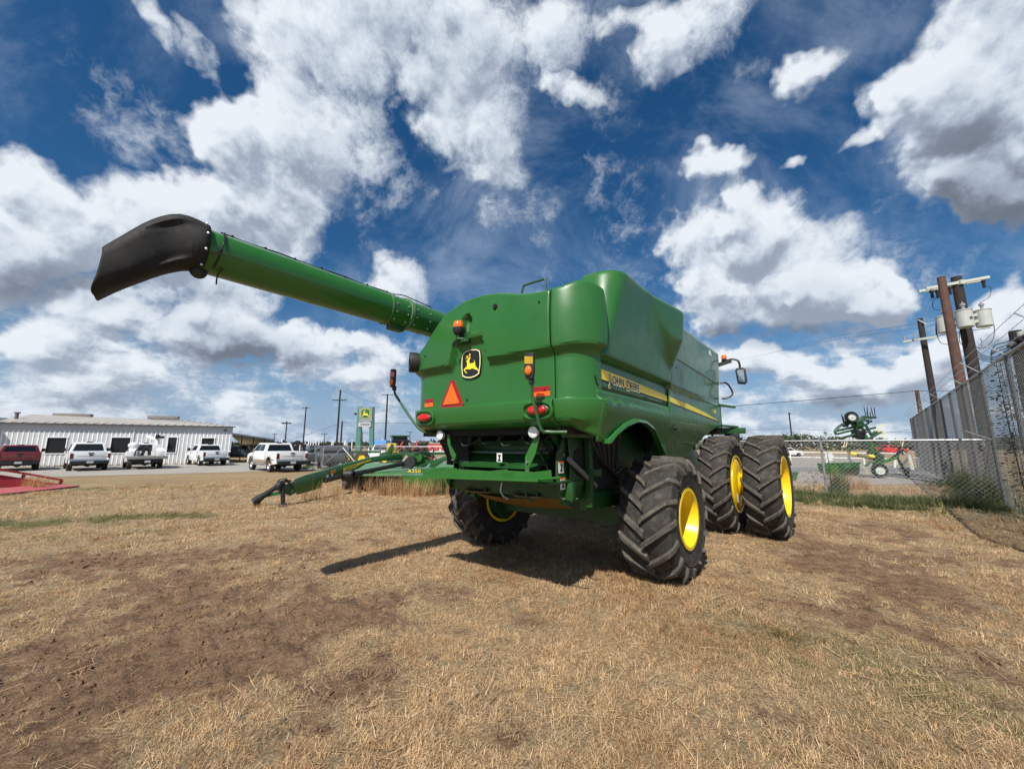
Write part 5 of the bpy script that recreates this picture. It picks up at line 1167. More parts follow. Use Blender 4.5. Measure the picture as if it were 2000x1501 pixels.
wire('overhead_wire', 'level wire between the stub pole and the combine, behind the dealer sign', [at(669, 824, 94), at(757, 826, 90), at(880, 827, 110)], .035)
wire('overhead_wire', 'upper wires running right from the tallest pole top', [at(666, 762, 95), at(757, 790, 90), at(850, 800, 120)], .02, sag=.5)
wire('overhead_wire', 'thin wire low over the tractor, beside the small far pole', [at(757, 866, 130), at(801, 858, 140), at(900, 866, 160)], .03)

# ------------------------------------------------------------------ dealer sign
SG = mat('sign_green', (.075, .19, .14), .5); SGR = mat('sign_grey', (.24, .26, .26), .5); SLT = mat('sign_light_grey', (.42, .44, .45), .5)
sp0 = at(712, 890, 52); SGN = thing('dealer_sign', 'tall green and grey dealership sign on two legs with a leaping deer emblem', 'sign', (sp0.x, 52, 0))
def sgn(px, py, w_=0): p = at(px, py, 52); return Vector((p.x - sp0.x, w_, p.z))
for a, b_, c_, d_ in ((700, 708, 703, 692), (722, 729.5, 728, 720)):
    top0, top1 = sgn(a - 1, 794), sgn(b_ - 2 if a < 710 else b_, 794); b0, b1 = sgn(d_ if a < 710 else 721, 893), sgn(c_, 893); b0.z = b1.z = 0
    q = [b0, b1, top1, top0]; MB().add(q + [p + Vector((0, .5, 0)) for p in q], [(0, 1, 2, 3), (7, 6, 5, 4), (0, 4, 5, 1), (1, 5, 6, 2), (2, 6, 7, 3), (3, 7, 4, 0)]).build('leg', SG, SGN)
def panel(nm, m, x0, x1, y0, y1, yo):
    q = [sgn(x0, y1, yo), sgn(x1, y1, yo), sgn(x1, y0, yo), sgn(x0, y0, yo)]; return MB().add(q + [p + Vector((0, .25, 0)) for p in q], [(0, 1, 2, 3), (7, 6, 5, 4), (0, 4, 5, 1), (1, 5, 6, 2), (2, 6, 7, 3), (3, 7, 4, 0)]).build(nm, m, SGN)
panel('main_panel', SGR, 702, 727, 796, 823.5, -.12); lp = panel('name_panel', SLT, 700.5, 725, 824.5, 833, -.13)
ce = sgn(714.5, 807.5, -.13); SY = mat('sign_yellow', (.75, .62, .05), .5)
emblem(SGN, lambda x, y, l: Vector((ce.x + x, -.12 - l * 4, ce.z + y)), 1.36, 1.36, mat('emblem_green', (.015, .11, .03), .5), SY, SY)
tb_ = MB()
for k in range(13): 
    c0 = sgn(705.5 + k * 1.4, 828.6, -.14); tb_.box((c0.x, -.142, c0.z), (.07, .01, .16 if k % 3 else .2))
tb_.build('lettering', mat('sign_text_dark', (.12, .13, .13), .5), lp)
MB().box((sgn(695, 808).x, -.1, sgn(695, 808).z), (.25, .3, .25)).build('flood_lamp', BLK, SGN)

# ------------------------------------------------------------------ chain-link yard fence on the left
GALV = mat('galvanised_pipe', (.34, .35, .36), .4, metal=.5, var=.1); WIRE = mat('galvanised_wire', (.36, .36, .35), .45, metal=.4)
def chain(mb, A, B, h, sp, r, z0=.05):
    """diagonal wires of a chain-link panel between A and B (ground points)"""
    A, B = Vector(A), Vector(B); D_ = (B - A); L = D_.length; D_.normalize(); n = int((L + h) / sp); up = D_.cross(Vector((0, 0, 1)))
    for s_ in (1, -1):
        for k in range(n):
            u0 = -h + k * sp; u1 = u0 + h; a0, a1 = max(u0, 0), min(u1, L)
            if a1 - a0 < .02: continue
            za, zb = (a0 - u0), (a1 - u0)
            if s_ < 0: za, zb = h - za, h - zb
            p, q = A + D_ * a0 + Vector((0, 0, z0 + za)), A + D_ * a1 + Vector((0, 0, z0 + zb))
            mb.bar(p, q, r * 2, r * 2, up=tuple(up))
def fence(name, label, pts, h, sp=.12, r=.0022, braces=(), pr=.03, group=None, cat='fence', rail=True):
    O = Vector(pts[0]); Fn = thing(name, label, cat, O, 0, group); m = MB()
    for a, b_ in zip(pts, pts[1:]):
        a, b_ = Vector(a) - O, Vector(b_) - O; chain(m, a, b_, h, sp, r)
        if rail: MB().cyl(a + Vector((0, 0, h + .05)), b_ + Vector((0, 0, h + .05)), pr * .8, n=8).build('top_rail', GALV, Fn)
        n = max(1, round((b_ - a).length / 3.0))
        for k in range(n): p = a.lerp(b_, k / n); MB().cyl(p, p + Vector((0, 0, h + .08)), pr, n=8).build('post', GALV, Fn)
    p = Vector(pts[-1]) - O; MB().cyl(p, p + Vector((0, 0, h + .08)), pr, n=8).build('post', GALV, Fn)
    m.build('mesh', WIRE, Fn, angle=10)
    for a, b_ in braces: MB().cyl(Vector(a) - O, Vector(b_) - O, pr * .8, n=6).build('brace', GALV, Fn)
    return Fn
fence('chain_link_fence', 'grey chain link fence and gates behind the crew cab pickup and mower', [(-20, 38.3, 0), (-13.7, 28.4, 0), (-9.3, 27.5, 0), (-4.5, 27.0, 0), (-1.0, 27.0, 0)], 1.62, .16, .0016,
      braces=[((-15.6, 31.4, 1.6), (-13.9, 28.8, .1)), ((-13.7, 28.4, .3), (-12.2, 28.1, 1.6)), ((-12.2, 28.1, 1.6), (-10.8, 27.8, .2)), ((-9.3, 27.5, .2), (-7.7, 27.3, 1.6)), ((-19, 36.8, .1), (-17.2, 33.9, 1.5))])

# ------------------------------------------------------------------ machines and clutter in the yard behind
def big_wheel(par, c, r, w_, m=YEL):
    t_ = MB().lathe([(-w_ / 2, r * .55), (-w_ / 2, r * .9), (-w_ / 3, r), (w_ / 3, r), (w_ / 2, r * .9), (w_ / 2, r * .55)], (0, 0, 0), 'Y', 26).build('tyre', TYRE, par, loc=c)
    MB().lathe([(-w_ / 2 * .9, r * .56), (-w_ / 4, r * .48), (-w_ / 5, r * .2), (-w_ / 3, .01)], (0, 0, 0), 'Y', 22).build('rim', m, t_)
def tractor(x, y, s, label, a=0):
    T = thing('tractor', label, 'tractor', (x, y, 0), R(a), 'tractors in the fenced yard')
    MB().prism([(-1.6, .9), (2.3, .9), (2.35, 1.35), (2.1, 1.6), (.4, 1.7), (.2, 1.9), (-1.6, 1.7)], lambda u, z, w_: Vector((u * s, -.4 * s + w_ * s, z * s)), .8).build('body', GREENF, T, bevel=.03)
    MB().prism([(-1.5, 1.7), (.25, 1.7), (.1, 2.6), (-1.3, 2.6)], lambda u, z, w_: Vector((u * s, -.6 * s + w_ * s, z * s)), 1.2).build('cab', GLASS, T, bevel=.03)
    MB().box((-.6 * s, 0, 2.68 * s), (1.7 * s, 1.5 * s, .16 * s)).build('cab_roof', GREENF, T, bevel=.03)
    for yy in (-.85, .85):
        big_wheel(T, (-1.0 * s, yy * s, .85 * s), .85 * s, .45 * s); big_wheel(T, (1.8 * s, yy * s * .95, .6 * s), .6 * s, .35 * s)
tractor(-10.9, 36.0, 1.05, 'green tractor with glass cab behind the fence, just left of the red implements', 200) if False else None
g1 = at(708, 880, 36); W1 = thing('farm_implement', 'yellow wheeled green implement standing behind the fence below the dealer sign', 'implement', (g1.x, 36, 0))
MB().bar((-6, .3, 1.15), (1.6, .3, 1.15), .15, .2).bar((-5.5, .3, 1.15), (-5.5, .3, .8), .2, .2).build('frame', GREENF, W1); big_wheel(W1, (0, 0, .62), .62, .35); big_wheel(W1, (-1.75, 1.5, .5), .45, .3); big_wheel(W1, (1.9, .6, .55), .6, .3)
t1_ = at(791, 872, 40); tractor(t1_.x, 40, 1.0, 'green tractor with boxy cab behind the fence, left of the red implements', 25)
def implement(px0, px1, pyt, pyb, Y, m, label, cat='implement', legs=3):
    a, b_ = at(px0, pyt, Y), at(px1, pyb, Y); O = Vector(((a.x + b_.x) / 2, Y, 0)); I = thing('farm_implement', label, cat, O, 0, 'implements in the yard'); w_ = b_.x - a.x; zt, zb = a.z, max(b_.z, .35)
    MB().box((0, 0, zt - .12), (w_, .18, .16)).box((0, .7, zt - .35), (w_ * .9, .16, .14)).bar((-w_ * .45, 0, zt - .1), (-w_ * .3, .9, zb), .12, .12).bar((w_ * .45, 0, zt - .1), (w_ * .3, .9, zb), .12, .12).bar((0, 0, zt), (w_ * .2, .5, zt + .3), .1, .1).build('frame', m, I)
    for k in range(legs + 1): x = -w_ / 2 + w_ * k / legs; MB().prism([(x - .2, zb), (x + .25, zb), (x + .18, zt - .1), (x - .12, zt - .1)], lambda u, z, q_: Vector((u, -.1 + q_, z)), .3).build('hopper' if k % 2 else 'shank', m, I, bevel=.03)
    for x in (-w_ * .3, w_ * .3): MB().cyl((x, .1, 0), (x, .1, zb + .1), .07, n=8).build('support_leg', BLK, I)
REDI = mat('faded_implement_red', (.50, .065, .05), .5, var=.25); 
implement(838, 880, 866, 880, 34, REDI, 'faded red planter behind the fence at the combine edge'); implement(806, 820, 867, 880, 35, REDI, 'small red implement beside the pair of black rollers')
implement(779, 786, 869, 877, 36, REDI, 'tiny red implement left of the green tractor')
k_ = at(816, 868, 33.5); RL = thing('roller_pair', 'pair of upright black tyres behind the fence between red implements', 'tyres', (k_.x, 33.5, 0))
for dx in (-.35, .35): MB().lathe([(-.15, .3), (-.2, .52), (.2, .52), (.15, .3)], (dx, 0, 1.35 if dx > 0 else 1.25), 'Y', 20).build('tyre', BLK, RL)
MB().bar((0, .3, 0), (0, .3, 1.4), .2, .2).build('stand', GREENF, RL)
b0 = at(822, 873, 32); MB_ = MB().box((0, 0, .9), (1.0, .7, .7)).box((0, 0, .3), (.7, .5, .5)); o = MB_.build('crate', GREEN, None, loc=(b0.x, 32, 0), bevel=.03); tag(o, 'bright green box under the black tyres behind the fence', 'box')
b0 = at(766, 873, 30); YB_ = thing('yellow_gearbox', 'small yellow machine head on a green stand behind the mower drawbar', 'machine', (b0.x, 30, 0)); MB().box((0, 0, 1.55), (.7, .5, .75)).sphere((0, -.2, 1.6), .3).build('housing', mat('worn_yellow', (.50, .35, .02), .5), YB_, bevel=.04); MB().bar((-.3, 0, 0), (0, 0, 1.3), .25, .25).bar((.4, .2, 0), (.1, .1, 1.3), .2, .2).build('stand', GREENF, YB_)
bt0 = at(745, 862, 60); BT = thing('fuel_tank', 'blue roofed tank trailer behind the fence, right of the dealer sign', 'tank', (bt0.x, 60, 0)); MB().box((0, 0, 2.0), (2.2, 2, 1.1)).build('tank', mat('pale_blue', (.10, .28, .60), .5), BT, bevel=.15); MB().box((0, 0, .75), (3.4, 1.6, 1.3)).build('trailer_bed', WP, BT, bevel=.1)
def yard_truck(px, Y, a, m, label):
    p = at(px, 890, Y); return pickup('parked_car', label, 'car', (p.x, Y), a, m, H=1.75, group='vehicles in the fenced yard', L=5.2, wb=3.3)
GREYP = mat('grey_car_paint', (.055, .06, .065), .3, coat=.5); 
yard_truck(664, 33.5, 195, GREYP, 'dark grey pickup facing the camera behind the fence, right of the crew cab'); yard_truck(612, 36.5, 215, GREYP, 'dark grey pickup behind the fence, partly hidden by the crew cab')
yard_truck(505, 47, 120, GREYP, 'dark vehicle in the shade under the open shed roof')
wt_ = at(752, 876, 45); pickup('parked_car', 'white pickup behind the fence to the right of the dealer sign', 'car', (wt_.x, 45), 190, WP, H=1.85, group='vehicles in the fenced yard', L=5.2, wb=3.3)
# white upright pipes
pip0 = None; spots = [(551, 858), (577, 862), (587, 860), (600, 866), (603.5, 859), (607, 861), (612, 866), (618, 858.5), (623, 863), (628, 861), (651, 860), (648, 863), (673, 861), (675, 859), (678, 864), (688, 858), (507, 868), (519, 866), (747, 856), (763, 858)]
for i, (px, py) in enumerate(spots):
    Y = 70 + (i * 7) % 13; p = at(px, py, Y)
    if pip0 is None: pip0 = MB().cyl((0, 0, 0), (0, 0, 1), .09, n=8).build('marker_post', mat('white_pipe', (.8, .82, .85), .5), None); o = pip0
    else: o = pip0.copy(); COL.objects.link(o)
    o.location = (p.x, Y, 0); o.scale = (1, 1, p.z); tag(o, 'white upright post in the row beyond the fenced yard', 'post', 'white posts beyond the yard')

# ------------------------------------------------------------------ mower-conditioner
MW = thing('mower_conditioner', 'green disc mower with long drawbar and black curtain, left of the combine', 'mower', (-6.6, 13.5, 0))
MO = Vector((-6.6, 13.5, 0))
def MY(px): return 11.6 + max(0, (px - 555)) / 235 * 5.6
def mp_(px, py, dY=0): return at(px, py, MY(px) + dY) - MO
def slab(nm, pix, m, thick=.22, bev=.012, par=MW, f=None):
    q = [(f or mp_)(x, y) for x, y in pix]; n = len(q); off = Vector((.16, .10, 0)).normalized() * thick * Vector((1, 1, 1)).length / 1.732
    off = Vector((-.55, .83, 0)) * thick
    return MB().add(q + [p + off for p in q], [tuple(range(n)), tuple(range(2 * n - 1, n - 1, -1))] + [(i, i + n, (i + 1) % n + n, (i + 1) % n) for i in range(n)]).build(nm, m, par, bevel=bev)
slab('drawbar', [(575, 936), (598, 927), (629, 919), (670, 906), (672, 924), (634, 933), (627, 952), (612, 957), (580, 966), (574, 950)], GREEN)
slab('drawbar_arm', [(666, 912), (674, 905), (700, 899), (722, 893), (755, 888), (785, 885), (786, 897), (745, 900), (715, 905), (700, 915), (672, 925)], GREEN)
slab('drawbar_decal', [(671, 913.5), (702, 903), (724, 896.5), (726, 898), (702, 907), (694, 913), (671, 920)], YDEC, .01, 0, f=lambda x, y: mp_(x, y) - Vector((-.02, .05, 0)))
pA_, pB_ = mp_(674, 917.5) - Vector((-.03, .07, 0)), mp_(694, 910.5) - Vector((-.03, .07, 0)); dx_ = (pB_ - pA_)
text_mesh('JOHN DEERE', .105, 'drawbar_lettering', BLK, MW, frame_matrix(pA_, dx_, Vector((0, 0, 1))), .001, 1.0)
slab('orange_label', [(645, 918), (656, 915), (656, 922), (645, 925)], mat('amber_label', (.60, .30, .02), .5), .01, 0, f=lambda x, y: mp_(x, y) - Vector((-.02, .05, 0)))
for x_, y_ in ((638, 927.5), (647, 924.5)): slab('warning_label', [(x_, y_), (x_ + 4, y_ - 1), (x_ + 4, y_ + 3.4), (x_, y_ + 4.4)], WHITE, .01, 0, f=lambda x, y: mp_(x, y) - Vector((-.02, .05, 0)))
slab('hitch_tongue', [(572, 962), (551, 964), (520, 971), (514, 975), (500, 974), (500, 970), (515, 968), (551, 957), (574, 950)], GREEN, .14)
MB().tube([mp_(499, 979), mp_(504, 974), mp_(521, 963), mp_(545, 947)], [.13, .11, .075, .07], 10).build('pto_shaft', BLKP, MW)
MB().lathe([(0, .14), (.12, .15), (.16, .08)], mp_(543, 948), 'X', 14).build('shaft_guard', BLKP, MW)
MB().tube([mp_(498, 990), mp_(500, 984), mp_(503, 978)], [.05, .08, .1], 8).build('shaft_yoke', BLK, MW)
MB().bar(mp_(553, 992), mp_(552, 948), .085, .085, up=(1, 0, 0)).build('jack_stand', BLK, MW)
jb = mp_(553, 992); MB().box((jb.x, jb.y, .02), (.25, .25, .04)).build('jack_foot', BLK, MW)
for k in range(7):
    r0 = random.Random(k); MB().tube(bez([mp_(546 + r0.random() * 8, 946), mp_(540 + r0.random() * 22, 936 + r0.random() * 6), mp_(556 + r0.random() * 12, 934 + r0.random() * 5), mp_(566, 944), mp_(573, 950 + k)], 6), .014, 6).build('hydraulic_hose', BLK, MW)
slab('hitch_frame', [(552, 948), (574, 940), (578, 962), (566, 968), (553, 962)], GREENF, .2)
MB().tube([mp_(634, 938), mp_(664, 930)], .09, 10).build('drive_shaft', BLKP, MW)
MB().tube([mp_(672, 928), mp_(690, 925), mp_(760, 911), mp_(795, 903)], [.10, .085, .085, .11], 10).build('rear_drive_shaft', BLKP, MW)
MB().lathe([(-.2, .16), (.25, .18), (.3, .1)], mp_(676, 926), 'X', 14).build('shaft_guard', BLKP, MW)
slab('pivot_bracket', [(660, 914), (668, 912), (674, 922), (676, 938), (670, 940), (663, 928)], GREENF, .3)
# deck, curtain
def fl(px, py, z): return gp(px, py, z) - MO
dk_ = [fl(667, 925.5, .66), fl(790, 925.5, .66), fl(905, 925, .66), fl(905, 903, .66), fl(690, 904, .66)]
MB().add([p for p in dk_] + [p - Vector((0, 0, .07)) for p in dk_], [(0, 1, 2, 3, 4), (9, 8, 7, 6, 5)] + [(i, i + 5, (i + 1) % 5 + 5, (i + 1) % 5) for i in range(5)]).build('deck', mat('sunlit_green_deck', (.10, .22, .10), .5, var=.2), MW)  # green lightened to put the sunlight on the top plate into its colour
cz = .62; xs = [667 + k * 8 for k in range(30)]; vs = []
for k, px in enumerate(xs):
    p = gp(px, 957, 0); p = p - MO; q = Vector((p.x, p.y + .06 * math.sin(k * 1.7), .03)); vs += [q, Vector((p.x, p.y, cz))]
c_ = MB().add(vs, [(2 * i, 2 * i + 2, 2 * i + 3, 2 * i + 1) for i in range(29)]).build('curtain', mat('curtain_canvas', (.045, .045, .048), .8, var=.3), MW); c_.modifiers.new('s', 'SOLIDIFY').thickness = .012
e1, e2 = gp(667, 957, 0) - MO, gp(905, 957, 0) - MO; MB().bar((e1.x, e1.y - .03, .66), (e2.x, e2.y - .03, .66), .05, .09).build('deck_rail', GREEN, MW)
def bx_(px0, px1, py0, py1, Y, d, m, nm, bev=.01):
    a, b_ = at(px0, py0, Y) - MO, at(px1, py1, Y) - MO; return MB().box(((a.x + b_.x) / 2, a.y + d / 2, (a.z + b_.z) / 2), (abs(b_.x - a.x), d, abs(a.z - b_.z))).build(nm, m, MW, bevel=bev)
def slabY(nm, pix, Y, m, th=.08, bev=.006):
    q = [at(x, y, Y) - MO for x, y in pix]; n = len(q); return MB().add(q + [p + Vector((0, th, 0)) for p in q], [tuple(range(n)), tuple(range(2 * n - 1, n - 1, -1))] + [(i, i + n, (i + 1) % n + n, (i + 1) % n) for i in range(n)]).build(nm, m, MW, bevel=bev)
slabY('end_shield', [(786, 926), (850, 912), (930, 910), (930, 962), (800, 962), (786, 940)], 15.2, GREEN)
pm = at(796, 922.5, 15.17) - MO; text_mesh('A350', .18, 'model_number', YDEC, MW, frame_matrix(pm, (1, 0, 0), (0, 0, 1)), .001, 1.3)
MB().bar(at(815, 912, 15.6) - MO, at(851, 898, 16.2) - MO, .05, .05).build('stay_rod', GREEN, MW)
slabY('gearbox_plate', [(795, 884), (830, 884), (840, 900), (826, 912), (800, 910)], 17.4, GREENF, .5)
MB().lathe([(0, .001), (0, .20), (.3, .22), (.35, .12)], at(815, 893, 17.1) - MO, 'Y', 18).build('gearbox_pulley', GREEN, MW)
MB().lathe([(0, .001), (0, .22), (.35, .24), (.4, .001)], at(800, 902, 16.6) - MO, 'Y', 18).build('drive_cover', BLKP, MW)
bx_(822, 844, 890, 900, 18.0, .4, REDI, 'red_guard'); slabY('frame_bar', [(745, 884), (900, 882), (900, 887), (745, 889)], 18.4, GREENF, .2); slabY('lift_arm', [(752, 888), (764, 866), (768, 868), (762, 890)], 18.0, GREENF, .15)
slabY('frame_link', [(838, 912), (842, 900), (880, 886), (884, 890), (846, 914)], 17.0, GREENF, .1)
for k in range(4): MB().tube(bez([at(800 + 4 * k, 884, 17) - MO, at(806 + 5 * k, 878 - k, 17) - MO, at(822 + 6 * k, 884, 17.2) - MO, at(838 + 5 * k, 890 + 2 * k, 17.4) - MO], 5), .022, 6).build('hydraulic_hose', BLK, MW)
MB().lathe([(-.18, .2), (-.2, .42), (.2, .42), (.18, .2)], Vector((1.6, 5.2, .42)), 'X', 22).build('tyre', BLK, MW)

# ------------------------------------------------------------------ right side: low fence
PA, PB = (8.9, 15.55, 0), (13.73, 11.09, 0)
PC = (10.89, 13.72, 0)
fence('chain_link_fence', 'low chain link fence with pipe top rail running from the combine to the tall fence', [(3.6, 20.6, 0), PC, PB], 1.86, .125, .0036, pr=.036)
sap = thing('sapling', 'thin leafy sapling poking above the low fence post right of the big tyres', 'sapling', (10.95, 13.5, 0))
LEAF = mat('weed_leaf', (.06, .10, .03), .6, var=.4, scale=20)
def leafy(name, par, pts, n, sz, spread, m=LEAF, seed=1, stem_r=.008):
    MB().tube(bez(pts, 5), [stem_r * (1 - .7 * i / (5 * (len(pts) - 1))) for i in range(5 * (len(pts) - 1) + 1)], 5).build('stem', WOOD, par)
    r = random.Random(seed); P = bez(pts, 8); b = MB()
    for i in range(n):
        p = P[int(len(P) * (.25 + .75 * r.random())) - 1] + Vector((r.gauss(0, spread), r.gauss(0, spread), r.gauss(0, spread))); d = Vector((r.gauss(0, 1), r.gauss(0, 1), r.gauss(0, .6))).normalized(); e = d.orthogonal().normalized(); s = sz * r.uniform(.5, 1.3)
        b.add([p, p + (d + e * .45) * s * .5, p + d * s, p + (d - e * .45) * s * .5], [(0, 1, 2, 3)])
    return b.build(name, m, par)
leafy('leaves', sap, [(0, .1, 0), (.03, .08, .9), (-.02, .05, 1.7), (.0, .0, 2.25)], 70, .09, .05)
sb = thing('shrub', 'sparse brown-leaved shrub growing through the low fence beside its middle post', 'shrub', (10.6, 13.95, 0))
leafy('leaves', sb, [(0, 0, 0), (.05, 0, .4), (.15, .02, .8)], 150, .08, .16, mat('brown_leaf', (.12, .085, .05), .7, var=.4), 4)
vn = thing('vine', 'bare twiggy vine climbing the low fence close to the outer front tyre', 'vine', (8.6, 15.9, 0))
for k in range(3): leafy('foliage', vn, [(k * .25, 0, 0), (.1 + k * .3, .0, .5), (-.05 + k * .25, 0, 1.0), (.12 + k * .3, 0, 1.5)], 60, .07, .05, mat('brown_leaf', (.12, .085, .05), .7), 9 + k, .006)

# ------------------------------------------------------------------ tall fence with three strands of barbed wire
D1 = Vector((.677, .735, 0)); B0 = Vector((13.73, 11.09, 0)); HT = 3.86
TF = thing('tall_fence', 'tall chain link security fence with angled barbed wire arms along the right edge', 'fence', B0)
mm = MB(); s0, s1 = -9.0, 27.0
NRM = Vector((-.735, .677, 0))
# the mesh is woven twice as fine as the low fence and carries thin horizontal wires
A0 = D1 * s0; A1 = D1 * s1
chain(mm, A0, A1, HT - .1, .13, .0030)
for k in range(26): z = .1 + k * .145; mm.bar(A0 + Vector((0, 0, z)) + NRM * .012, A1 + Vector((0, 0, z)) + NRM * .012, .004, .004)
mm.build('mesh', mat('weathered_wire', (.12, .13, .13), .6, metal=.3), TF, angle=10)
MB().cyl(A0 + Vector((0, 0, HT)), A1 + Vector((0, 0, HT)), .032, n=8).build('top_rail', GALV, TF)
for k in range(13):
    u = -9 + 3.0 * k; p = D1 * u; MB().cyl(p, p + Vector((0, 0, HT + .02)), .045 if k % 4 else .06, n=8).build('post', mat('dull_pipe', (.15, .155, .155), .5, metal=.3), TF)
    a = p + Vector((0, 0, HT)); b_ = a + NRM * .34 + Vector((0, 0, .34)); MB().bar(a, b_, .045, .02).build('barbed_wire_arm', STEEL, TF)
for q_ in (.33, .66, 1.0):
    mb = MB(); a = A0 + NRM * .34 * q_ + Vector((0, 0, HT + .34 * q_)); b_ = A1 + NRM * .34 * q_ + Vector((0, 0, HT + .34 * q_)); mb.cyl(a, b_, .006, n=4)
    for k in range(120): c = a.lerp(b_, k / 120); mb.bar(c - Vector((.02, 0, .03)), c + Vector((.02, 0, .03)), .005, .005)
    mb.build('barbed_wire', STEEL, TF)
MB().cyl(D1 * 0 + Vector((0, 0, 2.1)), D1 * 3.0 + Vector((0, 0, .2)), .025, n=6).build('brace', GALV, TF)
a = Vector((0, 0, 1.9)); MB().bar(a, a + NRM * .42 * 1 + Vector((-.2, 0, .30)), .06, .03).build('corner_arm', STEEL, TF)
sg = MB().box((0, 0, 0), (.02, .50, .22)).build('blank_sign', mat('faded_sign', (.50, .52, .50), .6), TF, loc=tuple(D1 * 1.9 + NRM * -.05 + Vector((0, 0, 1.85))), rz=math.atan2(D1.y, D1.x) - math.pi / 2)
# vine on the near post
vv = thing('climbing_vine', 'dead leafy vine hanging over the tall fence near the right edge', 'vine', tuple(B0 + D1 * -2.4))
for k in range(4): leafy('foliage', vv, [(k * .12, k * .1, 0), (.05 + k * .1, .1, 1.3), (-.05 + k * .12, .05, 2.6), (.02 + k * .1, .1, 3.8)], 220, .10, .15, mat('grey_brown_leaf', (.07, .07, .05), .8, var=.4), 31 + k, .015)

# ------------------------------------------------------------------ transformer pole and neighbours
Yt = 17.0; tp = at(1867, 541, Yt); TX = Vector((tp.x, Yt, 0))
TPL = thing('transformer_pole', 'big black utility pole carrying three grey transformer cans behind the tall fence', 'utility pole', TX)
MB().tube([(0, 0, -.2), (0, 0, tp.z / 2), (0, 0, tp.z)], [.24, .21, .18], 14).build('shaft', WOOD, TPL)
def tl(px, py, Y=Yt): return at(px, py, Y) - TX
ca = MB(); ea, eb = tl(1809, 563.5, 17.4), tl(1932, 541, 16.4); ca.bar(ea, eb, .11, .12); ca.bar(ea + Vector((.0, .34, -.0)), eb + Vector((0, .34, -.0)), .11, .12); ca.box(((0, .0, (ea.z + eb.z) / 2)), (.25, .5, .2)); ca.build('crossarm', GREYA, TPL)
for px, py in ((1820, 573), (1831, 573), (1855, 566), (1921, 553)):
    p = tl(px, py, 16.9); MB().cyl(p + Vector((0, 0, .16)), p - Vector((0, 0, .22)), .055, n=8).sphere(p + Vector((0, 0, .1)), .09, 8, 6).build('cutout', BLK, TPL)
def can(px, py, Y, s=1.0):
    c = tl(px, py, Y); CN = mat('transformer_grey', (.46, .49, .46), .45, var=.06, dirt=.15)
    b = MB(); b.lathe([(-.38 * s, .001), (-.38 * s, .25 * s), (-.36 * s, .27 * s), (.36 * s, .27 * s), (.37 * s, .29 * s), (.41 * s, .29 * s), (.42 * s, .001)], c, 'Z', 24); o = b.build('transformer_can', CN, TPL)
    MB().cyl(c + Vector((.02, 0, .42 * s)), c + Vector((.02, 0, .62 * s)), .055, n=8).cyl(c + Vector((.02, 0, .62 * s)), c + Vector((.02, 0, .72 * s)), .09, n=10).cyl(c + Vector((.02, 0, .72 * s)), c + Vector((.02, 0, .80 * s)), .03, n=6).build('bushing', PORC, o)
    return c
c1 = can(1845, 634, 17.5); c2 = can(1884, 623, 16.5); c3 = can(1921, 622, 17.0)
lb = MB().box(tuple(c2 + Vector((-.03, -.275, -.02))), (.11, .012, .10)).build('number_plate', mat('plate_brown', (.10, .07, .02), .5), TPL)
MB().bar(c1 + Vector((.2, 0, -.1)), c3 + Vector((-.2, 0, -.1)), .10, .12).bar(c1 + Vector((.2, 0, .2)), c3 + Vector((-.2, 0, .2)), .10, .12).build('mounting_bracket', GREYA, TPL)
def cable(pts, r=.012): MB().tube(bez([tl(*p) for p in pts], 7), r, 5).build('cable', BLK, TPL)
cable([(1820, 578), (1813, 600), (1805, 622)], .008); cable([(1831, 577), (1822, 590), (1824, 603), (1845, 606)]); cable([(1855, 572), (1848, 590), (1855, 600)]); cable([(1921, 558), (1935, 562), (1932, 580), (1915, 590)])
cable([(1934, 610), (1942, 640), (1938, 665), (1918, 680), (1895, 672)], .015); cable([(1828, 628), (1830, 655), (1850, 652), (1935, 640)], .015); cable([(1828, 630), (1832, 660), (1845, 672), (1875, 668)]); cable([(1875, 640), (1874, 665), (1882, 676)]); cable([(1915, 660), (1918, 672), (1912, 684)])
for k in range(4): cable([(1898, 665 + 6 * k), (1912, 688 + 4 * k), (1940, 697 + 3 * k), (1970, 680 + 3 * k)], .016)
# red-brown pole in front
rp = at(1838, 541, 16.3); RP = thing('utility_pole', 'plain red-brown wooden pole close in front of the transformer pole', 'utility pole', (rp.x, 16.3, 0), 0, 'utility poles')
MB().tube([(0, 0, -.2), (0, 0, rp.z / 2), (0, 0, rp.z)], [.20, .175, .14], 12).build('shaft', WOODR, RP)
q, _ = pole(1796.5, 622, 27, 0, .19, 'thin dark pole left of the red-brown one, with long grey crossarm', arms=())
ql = Vector((q.location.x, 27, 0)); MB().bar(at(1765, 667, 27.5) - ql, at(1833, 657, 26) - ql, .13, .14).build('crossarm', GREYA, q); MB().bar(at(1793, 624, 27) - ql, at(1810, 633, 26.6) - ql, .09, .06).build('top_bracket', GREYA, q)
for px, py in ((1767, 666), (1787, 662), (1832, 656)): p = at(px, py - 3, 26.8) - ql; MB().cyl(p, p + Vector((0, 0, .22)), .06, n=8).build('insulator', PORC, q)
pole(1790.5, 762, 33, 0, .16, 'short red-brown pole stub left of the tall fence corner', m=WOODR)
q2, _ = pole(1982, 646, 14.2, 0, .20, 'black pole tangled with cables at the right edge behind the tall fence', arms=())
q2l = Vector((q2.location.x, 14.2, 0)); 
for k in range(9):
    r0 = random.Random(k + 50); p = at(1978 + r0.uniform(-8, 16), 655 + r0.uniform(0, 36), 14.0) - q2l; MB().lathe([(0, .001), (0, .07), (.14, .08), (.16, .001)], p, (r0.uniform(-1, 1), -1, .2), 8).build('cable_clamp', BLKP, q2)
